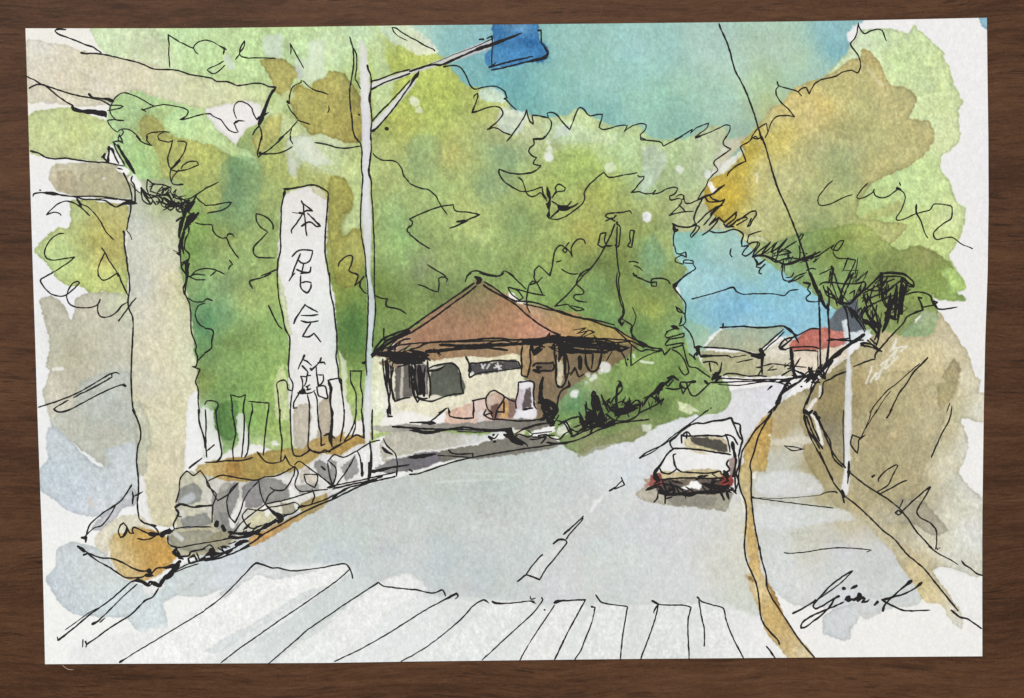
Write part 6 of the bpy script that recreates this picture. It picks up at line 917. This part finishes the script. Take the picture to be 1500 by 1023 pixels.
PART_LABEL = {'car': 'small white car seen from behind, painted on the grey road', 'house': 'brown roofed house with cream walls, painted among the trees', 'carved_post': 'tall white stone post with four black characters painted down it',
              'street_lamp': 'tall pale street lamp with a blue lamp head, painted over the trees', 'right_tree': 'leaning tree in olive and yellow, painted at the right', 'stone_gate': 'pale stone gate column and beams painted at the left',
              'stone_wall': 'low wall of grey stones painted beside the road', 'signature': 'handwritten black ink signature at the lower right', 'red_roofed_house': 'tiny red roofed house painted in the distance',
              'crossing': 'white crossing stripes outlined in ink along the bottom', 'sky': 'blue green sky wash above the trees', 'kerb': 'curved ochre kerb line painted beside the road'}
PARTS = [p for p in PARTS]
card = bpy.data.objects.new('watercolour_card', None)
COL.objects.link(card)
card['label'] = 'watercolour and ink sketch of a village road on a white card'
card['category'] = 'painting'
card['kind'] = 'thing'
P3 = unproject(X.astype(float), Y.astype(float), TOP)
P3[..., 2] += card_lift(P3)
LINRGB = lin(RGB)
ALBEDO = 0.98
REPEAT = {}
TOPLEVEL = {}

def base_name(key):
    return key.split('#')[0].split('/')[-1]

def part_parent(key):
    """the part object a key belongs to (made as an Empty when the part has no wash of its own)"""
    if key not in TOPLEVEL:
        o = bpy.data.objects.new(NICE.get(key.split('#')[0], key), None)
        COL.objects.link(o); o.parent = card
        TOPLEVEL[key] = o
    return TOPLEVEL[key]

flab = LAB[:-1, :-1]
idx = np.arange(NX * NY).reshape(NY, NX)
order = sorted(range(len(PARTS)), key=lambda i: PARTS[i].count('/'))
for i in order:
    key = PARTS[i]
    ys, xs = np.nonzero(flab == i)
    if len(ys) < 4: continue
    q = np.stack([idx[ys, xs], idx[ys + 1, xs], idx[ys + 1, xs + 1], idx[ys, xs + 1]], 1)
    u, inv = np.unique(q.ravel(), return_inverse=True)
    name = NICE.get(key.split('#')[0], base_name(key))
    me = bpy.data.meshes.new(name)
    me.vertices.add(len(u)); me.vertices.foreach_set('co', P3.reshape(-1, 3)[u].astype(np.float32).ravel())
    me.loops.add(len(inv)); me.loops.foreach_set('vertex_index', inv.astype(np.int32))
    me.polygons.add(len(q)); me.polygons.foreach_set('loop_start', (np.arange(len(q)) * 4).astype(np.int32))
    me.update(calc_edges=True)
    at = me.color_attributes.new('paint', 'FLOAT_COLOR', 'POINT')
    c = np.ones((len(u), 4), np.float32); c[:, :3] = LINRGB.reshape(-1, 3)[u] * ALBEDO
    at.data.foreach_set('color', c.ravel())
    me.materials.append(M_PAPER)
    o = bpy.data.objects.new(name, me); COL.objects.link(o)
    if '/' in key:
        o.parent = part_parent(key.split('/')[0])
    else:
        o.parent = card; TOPLEVEL[key] = o

# the body of the sheet: cut edges and back
ring = np.concatenate([idx[0, :], idx[1:, -1], idx[-1, -2::-1], idx[-2:0:-1, 0]])
topv = P3.reshape(-1, 3)[ring]
nr = len(ring)
low = topv.copy(); low[:, 2] = np.maximum(topv[:, 2] - TOP, 0.00002)
cen = low.mean(0)
low[:, :2] += (low[:, :2] - cen[:2]) * -0.0002
vs_ = np.vstack([topv, low, [[cen[0], cen[1], 0.00004]]])
fs = [(k, k + nr, (k + 1) % nr + nr, (k + 1) % nr) for k in range(nr)] + [(k + nr, 2 * nr, (k + 1) % nr + nr) for k in range(nr)]
mesh_obj('paper_body', vs_, fs, M_EDGE, card)

# pen strokes
def resample(p):
    """pen path: smooth between turns, sharp where the pen changes direction"""
    runs, cur = [], [p[0]]
    for k in range(1, len(p) - 1):
        cur.append(p[k])
        a, b = p[k][:2] - p[k - 1][:2], p[k + 1][:2] - p[k][:2]
        cosang = float(a @ b) / (np.linalg.norm(a) * np.linalg.norm(b) + 1e-9)
        if cosang < 0.1:
            runs.append(cur); cur = [p[k]]
    cur.append(p[-1]); runs.append(cur)
    out = []
    for r in runs:
        r = np.array(r)
        e = np.vstack([2 * r[0] - r[1], r, 2 * r[-1] - r[-2]])
        e[0, 2], e[-1, 2] = r[0, 2], r[-1, 2]
        dense = []
        for k in range(1, len(e) - 2):
            n = max(2, int(np.linalg.norm(e[k + 1][:2] - e[k][:2]) / 1.1))
            for j in range(n):
                dense.append(catmull(e[k - 1], e[k], e[k + 1], e[k + 2], j / n, 0.42))
        dense.append(r[-1])
        out.append(np.array(dense))
    return out

ink_count = 0
def ribbon(path, first, last, V_, F_):
    global ink_count
    xy, w = path[:, :2].copy(), np.maximum(path[:, 2], 0.8)
    n = len(xy)
    r = np.random.default_rng(ink_count + 100)
    k = np.ones(5) / 5
    jit = np.convolve(np.pad(r.normal(0, 1, n), 2, mode='edge'), k, 'valid')
    w = w * np.clip(1 + 0.27 * jit, 0.45, 1.6)
    if n > 6:
        s = np.minimum(np.arange(n), np.arange(n)[::-1]).astype(float)
        w = w * (0.72 + 0.28 * np.clip(s / 3.0, 0, 1))
    t = np.gradient(xy, axis=0); t /= np.linalg.norm(t, axis=1)[:, None] + 1e-9
    nn = np.stack([-t[:, 1], t[:, 0]], 1)
    xy = xy + nn * (0.30 * np.convolve(np.pad(r.normal(0, 1, n), 2, mode='edge'), k, 'valid'))[:, None]
    L, R = xy + nn * w[:, None] / 2, xy - nn * w[:, None] / 2
    cap0 = xy[0] - t[0] * w[0] * 0.45; cap1 = xy[-1] + t[-1] * w[-1] * 0.45
    q0a, q0b = xy[0] + (L[0] - xy[0]) * .7 - t[0] * w[0] * .33, xy[0] + (R[0] - xy[0]) * .7 - t[0] * w[0] * .33
    q1a, q1b = xy[-1] + (L[-1] - xy[-1]) * .7 + t[-1] * w[-1] * .33, xy[-1] + (R[-1] - xy[-1]) * .7 + t[-1] * w[-1] * .33
    P = np.vstack([L, R, [cap0, q0a, q0b, cap1, q1a, q1b]])
    w3 = unproject(P[:, 0], P[:, 1], TOP)
    w3[:, 2] += card_lift(w3) + 0.000010 + (ink_count % 300) * 1.2e-7
    b = len(V_)
    V_.extend(map(tuple, w3))
    F_.extend((b + i, b + n + i, b + n + i + 1, b + i + 1) for i in range(n - 1))
    c = b + 2 * n
    F_.extend([(b, c + 1, c, c + 2, b + n), (b + n - 1, b + 2 * n - 1, c + 5, c + 3, c + 4)])
    ink_count += 1

groups = {}
for tile, text in INK.items():
    ox, oy = tile[:2]; zs = tile[2] if len(tile) > 2 else 4.99
    for line in text.strip().splitlines():
        head, body = line.split('|')
        key, w0 = head.split()
        V_, F_ = groups.setdefault(key, ([], []))
        for st in body.split('/'):
            p = []
            for tok in st.split():
                v = [float(s) for s in tok.split(',')]
                ww = v[2] if len(v) > 2 else float(w0)
                p.append((ox + v[0] / zs, oy + v[1] / zs, ww / zs * INK_GAIN))
            p = np.array(p)
            if len(p) == 1:
                p = np.vstack([p - [p[0, 2] * .2, 0, 0], p, p + [p[0, 2] * .2, .01, 0]])
            runs = resample(p)
            for k, run in enumerate(runs):
                ribbon(run, k == 0, k == len(runs) - 1, V_, F_)
def scribble(key, poly, n, seed, w, length, slant):
    """short overlapping pen flicks that fill a region, as the hand does in dense foliage"""
    r = np.random.default_rng(seed)
    P_ = pts(poly); lo, hi = P_.min(0), P_.max(0)
    V_, F_ = groups.setdefault(key, ([], []))
    k = 0
    while k < n:
        c = r.uniform(lo, hi)
        if not inside(np.array([c[0]]), np.array([c[1]]), P_)[0]: continue
        a = slant + r.normal(0, 0.5); m = r.integers(3, 6)
        q = [c]
        for j in range(m):
            a2 = a + (math.pi + r.normal(0, .35) if j % 2 else r.normal(0, .3))
            q.append(q[-1] + length * r.uniform(.45, 1.1) * np.array([math.cos(a2), -math.sin(a2)]) + r.normal(0, 1.2, 2))
        q = np.array(q)
        ww = w * r.uniform(.55, 1.5, len(q))
        for run in resample(np.column_stack([q, ww])):
            ribbon(run, True, True, V_, F_)
        k += 1
scribble('right_tree', '1205,415 1240,400 1290,405 1330,415 1335,440 1315,470 1290,490 1262,480 1230,450', 26, 3, 1.5, 22, 1.25)
scribble('right_tree', '1105,352 1150,362 1200,372 1215,392 1180,400 1130,388', 10, 4, 1.3, 13, .8)
scribble('hedge', '832,625 870,600 905,590 950,575 985,562 995,578 950,598 905,618 860,632', 20, 5, 1.6, 13, 1.2)
scribble('hedge', '790,590 805,588 812,622 800,632 792,620', 6, 6, 1.8, 9, 1.0)
scribble('woodland', '205,268 235,272 268,284 278,300 262,308 235,300 212,292', 11, 7, 1.4, 11, .6)
scribble('stone_gate', '264,305 286,300 282,330 272,360 266,395 262,360', 8, 8, 1.6, 12, 1.2)
scribble('house', '560,512 585,505 640,508 640,518 590,524 562,528', 9, 9, 1.5, 14, .15)
scribble('house', '764,498 830,494 900,498 925,506 880,514 800,514', 14, 10, 1.6, 18, .05)
scribble('guard_rail', '1120,545 1170,535 1200,520 1215,540 1190,562 1150,562', 9, 11, 1.4, 11, .6)
scribble('stone_wall', '300,800 350,778 400,760 440,742 445,750 400,775 350,798 305,815', 9, 12, 1.7, 10, .4)
scribble('car', '962,704 1062,702 1066,718 1010,724 965,722', 7, 13, 1.5, 16, .1)
for key, (V_, F_) in groups.items():
    part = key.split('/')[0]
    if key == 'stone_marker_ink': part = [k for k in TOPLEVEL if k.startswith('stone_marker')][0]
    if part in ('overhead_wire', 'utility_pole', 'mast', 'signature'):
        o = mesh_obj(NICE[part], V_, F_, M_INK, card); TOPLEVEL[part] = o
    else:
        mesh_obj('lettering' if 'lettering' in key else 'ink_lines', V_, F_, M_INK, part_parent(part))
for k, t in PART_LABEL.items():
    if k in TOPLEVEL: TOPLEVEL[k]['label'] = t

# ------------------------------------------------------------------ a stray fibre and dust on the table
def tube(name, pts_, rad, mat, z=0.00012):
    p = np.array(pts_, float)
    c = unproject(p[:, 0], p[:, 1], z)
    V_, F_ = [], []
    for i in range(len(c)):
        t = c[min(i + 1, len(c) - 1)] - c[max(i - 1, 0)]; t /= np.linalg.norm(t)
        s = np.cross(t, (0, 0, 1)); up = np.cross(s, t)
        f = 0.45 if i in (0, len(c) - 1) else 1.0
        for k in range(6):
            a = k * math.pi / 3
            V_.append(tuple(c[i] + rad * f * (math.cos(a) * s + math.sin(a) * up)))
    for i in range(len(c) - 1):
        for k in range(6):
            F_.append((i * 6 + k, i * 6 + (k + 1) % 6, (i + 1) * 6 + (k + 1) % 6, (i + 1) * 6 + k))
    F_ += [tuple(range(5, -1, -1)), tuple((len(c) - 1) * 6 + k for k in range(6))]
    return mesh_obj(name, V_, F_, mat)
o = tube('paper_fibre', [(91, 972.5), (93, 976), (96, 978.5), (99.5, 980.5), (104, 981.3), (108, 981.0)], 0.00005, M_FIBRE)
o['label'] = 'tiny curled pale fibre on the table below the card'; o['category'] = 'fibre'
